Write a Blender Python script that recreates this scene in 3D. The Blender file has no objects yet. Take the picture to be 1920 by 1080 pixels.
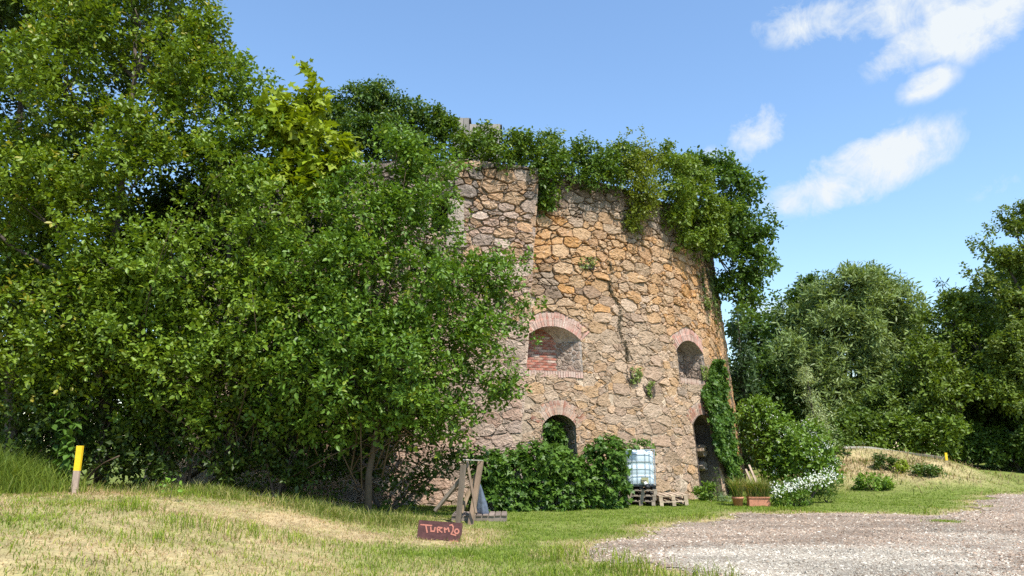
import bpy, math, random, zlib
import numpy as np
from mathutils import Vector

R = math.radians
rng = np.random.default_rng(11)
random.seed(5)
scene = bpy.context.scene
col = scene.collection

# ------------------------------------------------------------------ camera, sky, sun, exposure
PITCH = R(12.34)
FPX = 1371.0
EYE = 1.6
cam_d = bpy.data.cameras.new('camera')
cam_d.sensor_width = 36.0
cam_d.lens = FPX / 1920.0 * 36.0
cam_d.clip_start = 0.1
cam_d.clip_end = 6000
cam = bpy.data.objects.new('camera', cam_d)
cam.location = (0, 0, EYE)
cam.rotation_euler = (R(90) + PITCH, 0, 0)
col.objects.link(cam)
scene.camera = cam

SUN_EL, SUN_AZ = R(57), R(33)          # azimuth: degrees to the right of straight behind the camera
to_sun = Vector((math.sin(SUN_AZ) * math.cos(SUN_EL), -math.cos(SUN_AZ) * math.cos(SUN_EL), math.sin(SUN_EL)))
sun_d = bpy.data.lights.new('sun', 'SUN')
sun_d.energy = 4.7
sun_d.angle = R(0.53)
sun_d.color = (1.0, 0.95, 0.87)
sun = bpy.data.objects.new('sun', sun_d)
sun.rotation_euler = to_sun.to_track_quat('Z', 'Y').to_euler()
sun.location = (10, -10, 30)
col.objects.link(sun)

vs = scene.view_settings
vs.view_transform = 'Standard'
vs.look = 'None'
vs.exposure = 0.65
vs.gamma = 1.0
vs.use_curve_mapping = False
scene.cycles.max_bounces = 6
scene.cycles.diffuse_bounces = 2
scene.cycles.glossy_bounces = 2
scene.cycles.transmission_bounces = 3
scene.cycles.transparent_max_bounces = 4
scene.cycles.use_denoising = False
scene.cycles.caustics_reflective = False
scene.cycles.caustics_refractive = False


def pdir(px, py):
    """direction of a photo pixel as a world vector (1920 x 1080 frame)"""
    u, v = px - 960.0, 540.0 - py
    return np.array([u, FPX * math.cos(PITCH) - v * math.sin(PITCH), FPX * math.sin(PITCH) + v * math.cos(PITCH)])


def at(px, py, Y):
    d = pdir(px, py)
    return d * (Y / d[1]) + np.array([0, 0, EYE])


world = bpy.data.worlds.new('World')
scene.world = world
world.use_nodes = True
wt = world.node_tree
for n in list(wt.nodes):
    wt.nodes.remove(n)


def wn(t, **k):
    n = wt.nodes.new(t)
    for a, b in k.items():
        setattr(n, a, b)
    return n


def wmath(op, a, b=None, c=None, clamp=False):
    n = wn('ShaderNodeMath', operation=op)
    n.use_clamp = clamp
    for i, s in enumerate((a, b, c)):
        if s is None:
            continue
        if isinstance(s, (int, float)):
            n.inputs[i].default_value = s
        else:
            wt.links.new(s, n.inputs[i])
    return n.outputs[0]


sky = wn('ShaderNodeTexSky', sky_type='NISHITA')
sky.sun_disc = False
sky.sun_elevation = SUN_EL
sky.sun_rotation = math.pi - SUN_AZ
sky.altitude = 0
sky.air_density = 1.4
sky.dust_density = 0.0
sky.ozone_density = 6.0
tc = wn('ShaderNodeTexCoord')
nz = wn('ShaderNodeTexNoise')
nz.inputs['Scale'].default_value = 7.0
nz.inputs['Detail'].default_value = 8.0
nz.inputs['Roughness'].default_value = 0.62
nz.inputs['Distortion'].default_value = 0.3
wt.links.new(tc.outputs['Generated'], nz.inputs['Vector'])
nz2 = wn('ShaderNodeTexNoise')
nz2.inputs['Scale'].default_value = 19.0
nz2.inputs['Detail'].default_value = 6.0
nz2.inputs['Roughness'].default_value = 0.68
nz2.inputs['Distortion'].default_value = 0.8
wt.links.new(tc.outputs['Generated'], nz2.inputs['Vector'])
# wisps of fair-weather cloud: (azimuth deg from +Y to the right, elevation deg, half width deg, half height deg, tilt deg, weight)
CLOUDS = []


def cloud_px(px, py, wpx, hpx, tilt, w):
    d = pdir(px, py)
    CLOUDS.append((d / np.linalg.norm(d), wpx / FPX * .95, hpx / FPX * .95, R(tilt), w))


cloud_px(1615, 318, 200, 70, 15, 1.1)
cloud_px(1500, 365, 100, 44, 12, .8)
cloud_px(1405, 262, 95, 58, 38, 1.05)
cloud_px(1330, 290, 75, 50, 55, .9)
cloud_px(1560, 30, 160, 66, -8, .95)
cloud_px(1690, 15, 150, 62, 5, .8)
cloud_px(1770, 60, 160, 56, 12, .85)
cloud_px(1880, 30, 130, 56, 20, .8)
cloud_px(1738, 155, 62, 36, 15, .7)
cloud_px(1445, 580, 75, 34, 10, .6)
cloud_px(1860, 350, 60, 26, 10, .4)
for az, el, w, h, t in ((62, 22, .22, .07, 10), (80, 40, .2, .08, -5), (110, 25, .25, .08, 8), (150, 35, .22, .09, 12), (185, 22, .24, .07, -8),
                        (225, 38, .2, .08, 5), (260, 24, .24, .08, 14), (300, 30, .2, .07, -6), (30, 62, .2, .1, 8)):
    a, e = R(az), R(el)
    CLOUDS.append((np.array([math.sin(a) * math.cos(e), math.cos(a) * math.cos(e), math.sin(e)]), w, h, R(t), .8))
total = None
for c, w, h, t, wt_ in CLOUDS:
    side = np.cross(c, [0, 0, 1]); side /= np.linalg.norm(side)
    upv = np.cross(side, c)
    ax = (side * math.cos(t) + upv * math.sin(t)) / w
    ay = (-side * math.sin(t) + upv * math.cos(t)) / h
    dts = []
    for vec in (ax, ay):
        n = wn('ShaderNodeVectorMath', operation='DOT_PRODUCT')
        sub = wn('ShaderNodeVectorMath', operation='SUBTRACT')
        wt.links.new(tc.outputs['Generated'], sub.inputs[0])
        sub.inputs[1].default_value = tuple(c)
        wt.links.new(sub.outputs[0], n.inputs[0])
        n.inputs[1].default_value = tuple(vec)
        dts.append(wmath('MULTIPLY', n.outputs['Value'], n.outputs['Value']))
    fr = wn('ShaderNodeVectorMath', operation='DOT_PRODUCT')
    wt.links.new(tc.outputs['Generated'], fr.inputs[0])
    fr.inputs[1].default_value = tuple(c)
    front = wmath('GREATER_THAN', fr.outputs['Value'], 0.3)
    q = wmath('ADD', dts[0], dts[1])
    m = wmath('SUBTRACT', 1.0, q, clamp=True)
    m = wmath('MULTIPLY', m, front)
    m = wmath('MULTIPLY', m, wt_)
    total = m if total is None else wmath('MAXIMUM', total, m)
# erode the soft shapes by noise so that they fray
nn = wmath('MULTIPLY_ADD', nz2.outputs['Fac'], 0.5, wmath('MULTIPLY', nz.outputs['Fac'], 1.0))
dens = wmath('MULTIPLY_ADD', total, 1.15, wmath('MULTIPLY_ADD', nn, 3.2, -2.72))
gate = wmath('MULTIPLY', total, 1.9, clamp=True)
dens = wmath('MULTIPLY', wmath('MULTIPLY', dens, 1.3, clamp=True), gate, clamp=True)
mixc = wn('ShaderNodeMix', data_type='RGBA')
wt.links.new(dens, mixc.inputs['Factor'])
hs = wn('ShaderNodeHueSaturation')
hs.inputs['Saturation'].default_value = 1.0
hs.inputs['Value'].default_value = 1.0
wt.links.new(sky.outputs[0], hs.inputs['Color'])
wt.links.new(hs.outputs[0], mixc.inputs[6])
mixc.inputs[7].default_value = (3.7, 3.95, 4.15, 1)
bg = wn('ShaderNodeBackground')
bg.inputs['Strength'].default_value = 0.15
wt.links.new(mixc.outputs[2], bg.inputs['Color'])
wo = wn('ShaderNodeOutputWorld')
wt.links.new(bg.outputs[0], wo.inputs['Surface'])


# ------------------------------------------------------------------ helpers
def unit(a):
    return a / np.maximum(np.linalg.norm(a, axis=-1, keepdims=True), 1e-9)


_lat = np.random.default_rng(3).random((64, 64))


def vnoise(x, y, sc=1.0, seed=0):
    """smooth value noise in 0..1"""
    x = np.asarray(x, float) * sc + seed * 17.3
    y = np.asarray(y, float) * sc + seed * 9.1
    i, j = np.floor(x).astype(int), np.floor(y).astype(int)
    fx, fy = x - i, y - j
    fx, fy = fx * fx * (3 - 2 * fx), fy * fy * (3 - 2 * fy)
    g = lambda a, b: _lat[a % 64, b % 64]
    return (g(i, j) * (1 - fx) + g(i + 1, j) * fx) * (1 - fy) + (g(i, j + 1) * (1 - fx) + g(i + 1, j + 1) * fx) * fy


def smooth(a, b, x):
    t = np.clip((np.asarray(x, float) - a) / (b - a), 0, 1)
    return t * t * (3 - 2 * t)


class MB:
    """collects vertices and faces of any size, builds ONE mesh object"""

    def __init__(s):
        s.v, s.f, s.c, s.n = [], [], [], 0

    def add(s, v, faces, c=None):
        v = np.asarray(v, float).reshape(-1, 3)
        for f in faces:
            s.f.append(np.asarray(f, np.int32) + s.n)
        s.v.append(v)
        if c is None:
            c = (1, 1, 1)
        c = np.asarray(c, float)
        s.c.append(np.broadcast_to(c, (len(v), 3)))
        s.n += len(v)

    def box(s, c, size, rot=None, col=None, jit=0.0):
        h = np.array(size, float) / 2
        v = np.array([[x, y, z] for z in (-1, 1) for y in (-1, 1) for x in (-1, 1)], float) * h
        if jit:
            v = v + rng.uniform(-jit, jit, v.shape)
        if rot is not None:
            v = v @ np.asarray(rot).T
        s.add(v + np.asarray(c, float), [np.array([[0, 2, 3, 1], [4, 5, 7, 6], [0, 1, 5, 4], [2, 6, 7, 3], [0, 4, 6, 2], [1, 3, 7, 5]])], col)

    def bar(s, a, b, w, h, col=None, jit=0.0, roll=0.0):
        """square timber from a to b"""
        a, b = np.asarray(a, float), np.asarray(b, float)
        d = unit(b - a)
        ref = np.array([0, 0, 1.0]) if abs(d[2]) < .9 else np.array([0, 1.0, 0])
        x = unit(np.cross(d, ref)); y = np.cross(x, d)
        x, y = x * math.cos(roll) + y * math.sin(roll), -x * math.sin(roll) + y * math.cos(roll)
        s.box((a + b) / 2, (w, h, np.linalg.norm(b - a)), np.stack([x, y, d], 1), col, jit)

    def tube(s, pts, radii, sides=6, col=None, cap=True):
        pts = np.asarray(pts, float)
        n = len(pts)
        radii = np.broadcast_to(np.asarray(radii, float), (n,))
        d = unit(np.gradient(pts, axis=0))
        ref = np.where(np.abs(d[:, 2:3]) < .85, np.array([[0, 0, 1.0]]), np.array([[1.0, 0, 0]]))
        x = unit(np.cross(d, ref)); y = np.cross(d, x)
        a = np.arange(sides) * 2 * math.pi / sides
        ring = pts[:, None] + radii[:, None, None] * (np.cos(a)[None, :, None] * x[:, None] + np.sin(a)[None, :, None] * y[:, None])
        i = np.arange(n - 1)[:, None] * sides
        j = np.arange(sides)[None]
        k = (j + 1) % sides
        q = np.stack([i + j, i + k, i + sides + k, i + sides + j], -1).reshape(-1, 4)
        fs = [q]
        if cap:
            fs.append(np.arange(sides)[None, ::-1]); fs.append(np.arange(sides)[None] + (n - 1) * sides)
        s.add(ring.reshape(-1, 3), fs, col)

    def lathe(s, prof, centre, sides=16, col=None):
        prof = np.asarray(prof, float)
        n = len(prof)
        a = np.arange(sides) * 2 * math.pi / sides
        v = np.stack([prof[:, None, 0] * np.cos(a), prof[:, None, 0] * np.sin(a), np.repeat(prof[:, 1:2], sides, 1)], -1).reshape(-1, 3)
        i = np.arange(n - 1)[:, None] * sides
        j = np.arange(sides)[None]; k = (j + 1) % sides
        q = np.stack([i + j, i + k, i + sides + k, i + sides + j], -1).reshape(-1, 4)
        s.add(v + np.asarray(centre, float), [q, np.arange(sides)[None, ::-1], np.arange(sides)[None] + (n - 1) * sides], col)

    def build(s, name, m, parent=None, smooth_=False, origin=None):
        v = np.concatenate(s.v) if s.v else np.zeros((0, 3))
        org = np.zeros(3) if origin is None else np.asarray(origin, float)
        v = v - org
        me = bpy.data.meshes.new(name)
        me.vertices.add(len(v))
        me.vertices.foreach_set('co', v.astype(np.float32).ravel())
        loops = np.concatenate([f.ravel() for f in s.f])
        totals = np.concatenate([np.full(len(f), f.shape[1], np.int32) for f in s.f])
        starts = np.concatenate([[0], np.cumsum(totals)[:-1]]).astype(np.int32)
        me.loops.add(len(loops))
        me.loops.foreach_set('vertex_index', loops.astype(np.int32))
        me.polygons.add(len(totals))
        me.polygons.foreach_set('loop_start', starts)
        me.polygons.foreach_set('loop_total', totals)
        me.polygons.foreach_set('use_smooth', np.full(len(totals), bool(smooth_)))
        at_ = me.color_attributes.new('col', 'FLOAT_COLOR', 'POINT')
        c = np.concatenate(s.c)
        at_.data.foreach_set('color', np.concatenate([c, np.ones((len(c), 1))], 1).astype(np.float32).ravel())
        me.update(calc_edges=True)
        me.materials.append(m)
        o = bpy.data.objects.new(name, me)
        col.objects.link(o)
        o.location = tuple(org)
        if parent is not None:
            o.parent = parent
            o.location = tuple(org - np.array(world_loc(parent)))
        return o


def world_loc(o):
    p = np.array(o.location)
    while o.parent is not None:
        o = o.parent
        p = p + np.array(o.location)
    return p


def tag(o, label=None, cat=None, group=None, kind=None):
    for k, v in (('label', label), ('category', cat), ('group', group), ('kind', kind)):
        if v:
            o[k] = v
    return o


def empty(name, loc, label, cat, group=None):
    o = bpy.data.objects.new(name, None)
    o.location = tuple(float(a) for a in loc)
    o.empty_display_size = .2
    col.objects.link(o)
    return tag(o, label, cat, group)


def material(name, colour=(.5, .5, .5), rough=.8, attr=True, var=.25, scale=6.0, bump=.3, bscale=30.0, spec=.3, metal=0.0,
             trans=0.0, tint=None, tint_scale=1.5, tint_lo=.5, tint_hi=.7, bdist=.02, stretch=None):
    m = bpy.data.materials.new(name)
    m.use_nodes = True
    t = m.node_tree
    b = t.nodes['Principled BSDF']
    out = t.nodes['Material Output']
    b.inputs['Roughness'].default_value = rough
    b.inputs['Specular IOR Level'].default_value = spec
    b.inputs['Metallic'].default_value = metal
    L = t.links.new
    tcn = t.nodes.new('ShaderNodeTexCoord')
    vec = tcn.outputs['Object']
    if stretch:
        mp = t.nodes.new('ShaderNodeMapping')
        mp.inputs['Scale'].default_value = stretch
        L(vec, mp.inputs['Vector']); vec = mp.outputs[0]
    rgb = t.nodes.new('ShaderNodeRGB')
    rgb.outputs[0].default_value = (*colour, 1)
    c = rgb.outputs[0]
    if attr:
        a = t.nodes.new('ShaderNodeAttribute'); a.attribute_name = 'col'
        mu = t.nodes.new('ShaderNodeMix'); mu.data_type = 'RGBA'; mu.blend_type = 'MULTIPLY'
        mu.inputs['Factor'].default_value = 1
        L(c, mu.inputs[6]); L(a.outputs['Color'], mu.inputs[7]); c = mu.outputs[2]
    if tint:
        n = t.nodes.new('ShaderNodeTexNoise'); n.inputs['Scale'].default_value = tint_scale; n.inputs['Detail'].default_value = 5
        L(vec, n.inputs['Vector'])
        mr = t.nodes.new('ShaderNodeMapRange'); mr.inputs[1].default_value = tint_lo; mr.inputs[2].default_value = tint_hi
        L(n.outputs['Fac'], mr.inputs[0])
        mx = t.nodes.new('ShaderNodeMix'); mx.data_type = 'RGBA'
        L(mr.outputs[0], mx.inputs['Factor']); L(c, mx.inputs[6]); mx.inputs[7].default_value = (*tint, 1); c = mx.outputs[2]
    if var:
        n = t.nodes.new('ShaderNodeTexNoise'); n.inputs['Scale'].default_value = scale; n.inputs['Detail'].default_value = 6
        n.inputs['Roughness'].default_value = .65
        L(vec, n.inputs['Vector'])
        mr = t.nodes.new('ShaderNodeMapRange'); mr.inputs[1].default_value = .25; mr.inputs[2].default_value = .75
        mr.inputs[3].default_value = 1 - var; mr.inputs[4].default_value = 1 + var
        L(n.outputs['Fac'], mr.inputs[0])
        mu = t.nodes.new('ShaderNodeVectorMath'); mu.operation = 'SCALE'
        L(c, mu.inputs[0]); L(mr.outputs[0], mu.inputs['Scale']); c = mu.outputs[0]
    L(c, b.inputs['Base Color'])
    if bump:
        n = t.nodes.new('ShaderNodeTexNoise'); n.inputs['Scale'].default_value = bscale; n.inputs['Detail'].default_value = 6
        L(vec, n.inputs['Vector'])
        bp = t.nodes.new('ShaderNodeBump'); bp.inputs['Strength'].default_value = bump; bp.inputs['Distance'].default_value = bdist
        L(n.outputs['Fac'], bp.inputs['Height']); L(bp.outputs[0], b.inputs['Normal'])
    if trans:
        tr = t.nodes.new('ShaderNodeBsdfTranslucent')
        g = t.nodes.new('ShaderNodeMix'); g.data_type = 'RGBA'; g.blend_type = 'MULTIPLY'; g.inputs['Factor'].default_value = 1
        L(c, g.inputs[6]); g.inputs[7].default_value = (1.5, 1.45, .6, 1)
        L(g.outputs[2], tr.inputs['Color'])
        ms = t.nodes.new('ShaderNodeMixShader'); ms.inputs[0].default_value = trans
        L(b.outputs[0], ms.inputs[1]); L(tr.outputs[0], ms.inputs[2]); L(ms.outputs[0], out.inputs['Surface'])
    return m


M = {}
M['leaf'] = material('leaf_green', (1.46, 1.38, 1.1), .48, var=0, bump=0, spec=.36, trans=.24)
M['grass'] = material('grass_blades', (1, 1, 1), .6, var=0, bump=0, spec=.25, trans=.3)
M['bark'] = material('bark', (.085, .068, .052), .9, var=.4, scale=9, bump=.6, bscale=25, stretch=(1, 1, .25))
M['stone'] = material('granite_stone', (.93, .88, .82), .88, var=.42, scale=7, bump=1.0, bscale=20, bdist=.05, spec=.2,
                      tint=(.20, .17, .135), tint_scale=3.0, tint_lo=.58, tint_hi=.95)
_t = M['stone'].node_tree
_b = _t.nodes['Principled BSDF']
_src = _b.inputs['Base Color'].links[0].from_socket
_n = _t.nodes.new('ShaderNodeTexNoise'); _n.inputs['Scale'].default_value = 11; _n.inputs['Detail'].default_value = 7; _n.inputs['Roughness'].default_value = .7
_c = _t.nodes.new('ShaderNodeTexCoord'); _t.links.new(_c.outputs['Object'], _n.inputs['Vector'])
_r = _t.nodes.new('ShaderNodeMapRange'); _r.inputs[1].default_value = .56; _r.inputs[2].default_value = .74; _r.inputs[4].default_value = .75
_t.links.new(_n.outputs['Fac'], _r.inputs[0])
_m = _t.nodes.new('ShaderNodeMix'); _m.data_type = 'RGBA'; _m.inputs[7].default_value = (.58, .50, .41, 1)
_t.links.new(_r.outputs[0], _m.inputs['Factor']); _t.links.new(_src, _m.inputs[6]); _t.links.new(_m.outputs[2], _b.inputs['Base Color'])
M['mortar'] = material('lime_mortar', (1, 1, 1), .95, var=.35, scale=5, bump=1.0, bscale=9, bdist=.08, spec=.1,
                       tint=(.22, .17, .12), tint_scale=1.3, tint_lo=.45, tint_hi=.75)
M['brick'] = material('fired_brick', (.94, .9, .88), .9, var=.45, scale=9, bump=.8, bscale=30, spec=.15, tint=(.38, .31, .25), tint_scale=5.5, tint_lo=.40, tint_hi=.66)
M['wood'] = material('weathered_timber', (1, 1, 1), .85, var=.4, scale=6, bump=.5, bscale=18, stretch=(1, 1, .2))
M['paint'] = material('yellow_paint', (.80, .53, .02), .6, attr=False, var=.15, scale=9, bump=.15)
M['terracotta'] = material('terracotta', (.46, .20, .12), .85, var=.25, scale=8, bump=.3)
M['steel'] = material('galvanised_tube', (.30, .34, .37), .5, var=.1, metal=.2, bump=0)
M['black'] = material('black_plastic', (.02, .021, .024), .5, var=.2, bump=0)
M['bag'] = material('grey_blue_sack', (.11, .135, .18), .35, var=.25, scale=9, bump=.6, bscale=10, spec=.5)
M['roofing'] = material('dark_roofing', (.05, .055, .065), .7, var=.3, scale=3, bump=.2)
M['tank'] = material('translucent_tank_plastic', (.58, .68, .74), .35, attr=False, var=.1, scale=3, bump=.1, bscale=4, spec=.5, trans=0)
M['white'] = material('white_petals', (.82, .83, .78), .6, var=.1, bump=0, trans=.2)
M['board'] = material('sign_board', (.075, .03, .028), .8, var=.5, scale=10, bump=.4, bscale=25)
M['letter'] = material('salmon_paint', (.40, .15, .105), .7, var=.2, scale=30, bump=0)
M['gravel'] = material('gravel_chips', (1, 1, 1), .9, var=.2, scale=20, bump=0, spec=.2)


# ------------------------------------------------------------------ terrain
def H(x, y):
    x, y = np.asarray(x, float), np.asarray(y, float)
    berm = np.interp(-x, [-.5, 1.2, 2.8, 4.2, 5.9, 10, 14], [0, .03, .2, .47, .73, .82, .85]) * smooth(1, 8, y) * (1 - smooth(17, 19.5, y) * smooth(-1, 3, -x) * .8)
    mound = 1.1 * np.exp(-((x - 15.5) / 4.6) ** 2 - ((y - 33) / 4.6) ** 2)
    mound = mound * (1 - .0) + (vnoise(x, y, .8, 33) - .5) * .55 * np.exp(-((x - 15.5) / 5) ** 2 - ((y - 31) / 4.2) ** 2)
    rise = .75 * smooth(27, 40, y) * smooth(9, 16, x)
    lump = (vnoise(x, y, .9) - .5) * .07 + (vnoise(x, y, 2.7, 3) - .5) * .035
    inyard = gravel_mask(x, y)
    return berm + mound + rise + lump * (1 - .85 * inyard) * smooth(0, 4, y)


GP = np.array([(1.1, 12.5), (2.3, 14.2), (3.9, 16.6), (5.7, 19.0), (7.8, 18.7), (9.8, 18.6), (11.6, 19.1), (13.4, 21.6), (15.6, 24.6), (18.6, 26.6),
               (26, 30), (40, 30), (40, -8), (-1, -8), (.6, 4), (2.2, 9.0), (2.6, 10.2), (1.5, 10.9)])


def gravel_sd(x, y):
    """signed distance to the gravel yard (inside negative)"""
    x, y = np.asarray(x, float), np.asarray(y, float)
    sh = np.broadcast(x, y).shape
    P = np.stack([np.broadcast_to(x, sh).ravel(), np.broadcast_to(y, sh).ravel()], 1)
    best = np.full(len(P), 1e9); inside = np.zeros(len(P), bool)
    for a, b in zip(GP, np.roll(GP, -1, 0)):
        ab = b - a
        t = np.clip(((P - a) @ ab) / (ab @ ab), 0, 1)
        best = np.minimum(best, np.linalg.norm(P - a - t[:, None] * ab, axis=1))
        cond = ((a[1] > P[:, 1]) != (b[1] > P[:, 1]))
        with np.errstate(divide='ignore', invalid='ignore'):
            xi = (b[0] - a[0]) * (P[:, 1] - a[1]) / (b[1] - a[1] if b[1] != a[1] else 1e-9) + a[0]
        inside ^= cond & (P[:, 0] < xi)
    sd = np.where(inside, -best, best) + (vnoise(P[:, 0], P[:, 1], 1.3, 5) - .5) * 1.0 + (vnoise(P[:, 0], P[:, 1], 4, 6) - .5) * .3
    return sd.reshape(sh)


def gravel_mask(x, y):
    return 1 - smooth(-.6, .3, gravel_sd(x, y))


def gnd(px, py):
    d = pdir(px, py)
    ys = np.arange(5, 80, .1)
    P = d[None] * (ys / d[1])[:, None] + np.array([0, 0, EYE])
    hit = np.nonzero(P[:, 2] < H(P[:, 0], P[:, 1]))[0]
    return P[hit[0]] if len(hit) else P[-1]


def ground_z(p):
    return np.array([p[0], p[1], float(H(p[0], p[1]))])


def grid_lines(edges):
    out = []
    for a, b, st in edges:
        out.append(np.arange(a, b, st))
    return np.unique(np.round(np.concatenate(out), 4))


gx = grid_lines([(-2600, -200, 400), (-200, -40, 20), (-40, -14, 2), (-14, 22, .3), (22, 44, 1.5), (44, 200, 20), (200, 2601, 400)])
gy = grid_lines([(-2600, -200, 400), (-200, -10, 20), (-10, 6, 1), (6, 42, .3), (42, 70, 2), (70, 200, 20), (200, 2601, 400)])
X, Y = np.meshgrid(gx, gy)
Z = H(X, Y)
nx, ny = len(gx), len(gy)
ii, jj = np.meshgrid(np.arange(ny - 1), np.arange(nx - 1), indexing='ij')
base = (ii * nx + jj).ravel()
gq = np.stack([base, base + 1, base + nx + 1, base + nx], 1)


def dryness(x, y):
    """0 lush lawn .. 1 dry mown hay"""
    left = smooth(-.2, 2.2, -np.asarray(x, float) + (vnoise(x, y, .7, 8) - .5) * 2.4) * (1 - smooth(16.5, 18, y))
    near = smooth(12.2, 9.2, y) * .85
    mound = smooth(2.0, .0, np.hypot((np.asarray(x) - 14.5) / 3.6, (np.asarray(y) - 31.0) / 3.0)) * smooth(25.5, 28, y)
    edge = (1 - smooth(.0, 1.3, gravel_sd(x, y))) * .6
    d = np.maximum.reduce([left * (.74 - .22 * smooth(11.5, 8.5, y)), near * .4, mound, edge])
    n = vnoise(x, y, .7, 1) * .5 + vnoise(x, y, 1.9, 2) * .3 + vnoise(x, y, 4.5, 3) * .2
    return np.clip(d + (n - .5) * 2.3 * np.clip(d, .12, 1), 0, 1)


dr = dryness(X, Y)[..., None]
gc = (1 - dr) * np.array([.15, .185, .04]) + dr * np.array([.42, .325, .175])
gb = MB()
gb.add(np.stack([X, Y, Z], -1).reshape(-1, 3), [gq], gc.reshape(-1, 3))
M['soil'] = material('grassy_soil', (1, 1, 1), .95, var=.4, scale=3.5, bump=.8, bscale=14, bdist=.05, spec=.1)
o = gb.build('ground', M['soil'], None, True)
tag(o, 'grassy ground around the tower, dry on the bank', None, None, 'structure')

# gravel yard: its own sheet a few millimetres above the ground
gx2 = np.arange(-1, 30.01, .22); gy2 = np.arange(4, 30.01, .22)
X2, Y2 = np.meshgrid(gx2, gy2)
sd2 = gravel_sd(X2, Y2)
ok = sd2 < .05
pale = smooth(.42, .8, vnoise(X2, Y2, .55, 11) * .55 + .75 * np.exp(-((X2 - 4.6) / 2.6) ** 2 - ((Y2 - 10.9) / 1.5) ** 2) + .2 * np.exp(-((X2 - 9) / 4) ** 2 - ((Y2 - 13) / 2.5) ** 2))[..., None]
gcol = np.array([.25, .20, .16]) * (1 - pale) + np.array([.30, .26, .215]) * pale
gcol = gcol * np.array([1.06, 1.05, 1.0]) * (.78 + .5 * vnoise(X2, Y2 * 2.5, .9, 4))[..., None]
n2x = len(gx2)
i2, j2 = np.meshgrid(np.arange(len(gy2) - 1), np.arange(n2x - 1), indexing='ij')
keep = ok[:-1, :-1] & ok[1:, :-1] & ok[:-1, 1:] & ok[1:, 1:]
b2 = (i2 * n2x + j2)[keep]
gb = MB()
gb.add(np.stack([X2, Y2, H(X2, Y2) + .012], -1).reshape(-1, 3), [np.stack([b2, b2 + 1, b2 + n2x + 1, b2 + n2x], 1)], gcol.reshape(-1, 3))
M['gravel_bed'] = material('gravel_bed', (1, 1, 1), .95, var=.5, scale=16, bump=.9, bscale=24, bdist=.03, spec=.15)
o = gb.build('gravel_yard', M['gravel_bed'], None, True)
tag(o, 'pale gravel yard in front of the tower', None, None, 'structure')

# loose chips on it
N = 72000
cy = rng.uniform(0, 1, N) ** 1.5 * 17 + 9.2
cxx = rng.uniform(0, 1, N) * (cy * .78) + .2
s = gravel_sd(cxx, cy)
k = (s < .25 - rng.random(N) * .5) & (cxx > .4)
cxx, cy = cxx[k], cy[k]
N = len(cxx)
pale = smooth(.42, .8, vnoise(cxx, cy, .55, 11) * .55 + .75 * np.exp(-((cxx - 4.6) / 2.6) ** 2 - ((cy - 10.9) / 1.5) ** 2) + .2 * np.exp(-((cxx - 9) / 4) ** 2 - ((cy - 13) / 2.5) ** 2))
pal = np.array([[.28, .20, .15], [.37, .285, .22], [.18, .13, .095], [.45, .38, .31], [.32, .235, .18], [.52, .47, .41]])
pc = pal[rng.choice(6, N, p=[.26, .24, .14, .13, .16, .07])]
pw = np.array([[.47, .43, .37], [.38, .34, .285], [.25, .205, .16]])[rng.choice(3, N, p=[.5, .3, .2])]
cc = np.where((rng.random(N) < pale)[:, None], pw, pc) * rng.uniform(.8, 1.15, (N, 1))
cc = cc * (.75 + .5 * vnoise(cxx, cy * 2.5, .9, 4))[:, None] * np.array([[1.08, 1.06, 1.0]])
tet = np.array([[-1, -.5, 0], [1, -.6, 0], [.9, .6, 0], [-.9, .5, 0], [.1, 0, .75]])
sz = np.clip(rng.lognormal(math.log(.014), .38, N), .006, .04) * (1 + .025 * (cy - 10))
an = rng.uniform(0, 6.28, N)
tv = tet[None] * np.stack([sz, sz * rng.uniform(.4, .9, N), sz * rng.uniform(.5, 1, N)], 1)[:, None]
tv = tv + rng.normal(0, .12, tv.shape) * sz[:, None, None]
ca, sa = np.cos(an)[:, None], np.sin(an)[:, None]
tv = np.stack([tv[..., 0] * ca - tv[..., 1] * sa + cxx[:, None], tv[..., 0] * sa + tv[..., 1] * ca + cy[:, None], tv[..., 2] + (H(cxx, cy) + .014)[:, None]], -1)
gb = MB()
ix = np.arange(N)[:, None, None] * 5
gb.add(tv.reshape(-1, 3), [(ix + np.array([[0, 1, 4], [1, 2, 4], [2, 3, 4], [3, 0, 4]])[None]).reshape(-1, 3)], np.repeat(cc, 5, 0))
tag(gb.build('gravel', M['gravel']), 'loose pale and brown stone chips of the gravel yard', 'gravel', None, 'stuff')


# ------------------------------------------------------------------ grass
def blades(mb, x, y, h, w, lean, c0, c1):
    n = len(x)
    z = H(x, y)
    a = rng.uniform(0, 6.28, n)
    d = np.stack([np.cos(a), np.sin(a), np.zeros(n)], 1)
    b = rng.uniform(0, 6.28, n)
    sdv = np.stack([np.cos(b), np.sin(b), np.zeros(n)], 1) * (w / 2)[:, None]
    p = np.stack([x, y, z - .01], 1)
    up = np.array([0, 0, 1.0])
    cosl, sinl = np.cos(lean)[:, None], np.sin(lean)[:, None]
    mid = p + (up * cosl + d * sinl * .7) * (h * .55)[:, None]
    l2 = np.minimum(lean * 1.7 + .2, 1.5)
    tip = mid + (up * np.cos(l2)[:, None] + d * np.sin(l2)[:, None]) * (h * .45)[:, None]
    v = np.stack([p - sdv, p + sdv, mid + sdv * .8, mid - sdv * .8, tip], 1)
    ix = np.arange(n)[:, None] * 5
    cc = np.stack([c0, c0, (c0 + c1) / 2, (c0 + c1) / 2, c1], 1)
    mb.add(v.reshape(-1, 3), [ix + np.array([[0, 1, 2, 3]]), ix + np.array([[3, 2, 4]])], cc.reshape(-1, 3))


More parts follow.
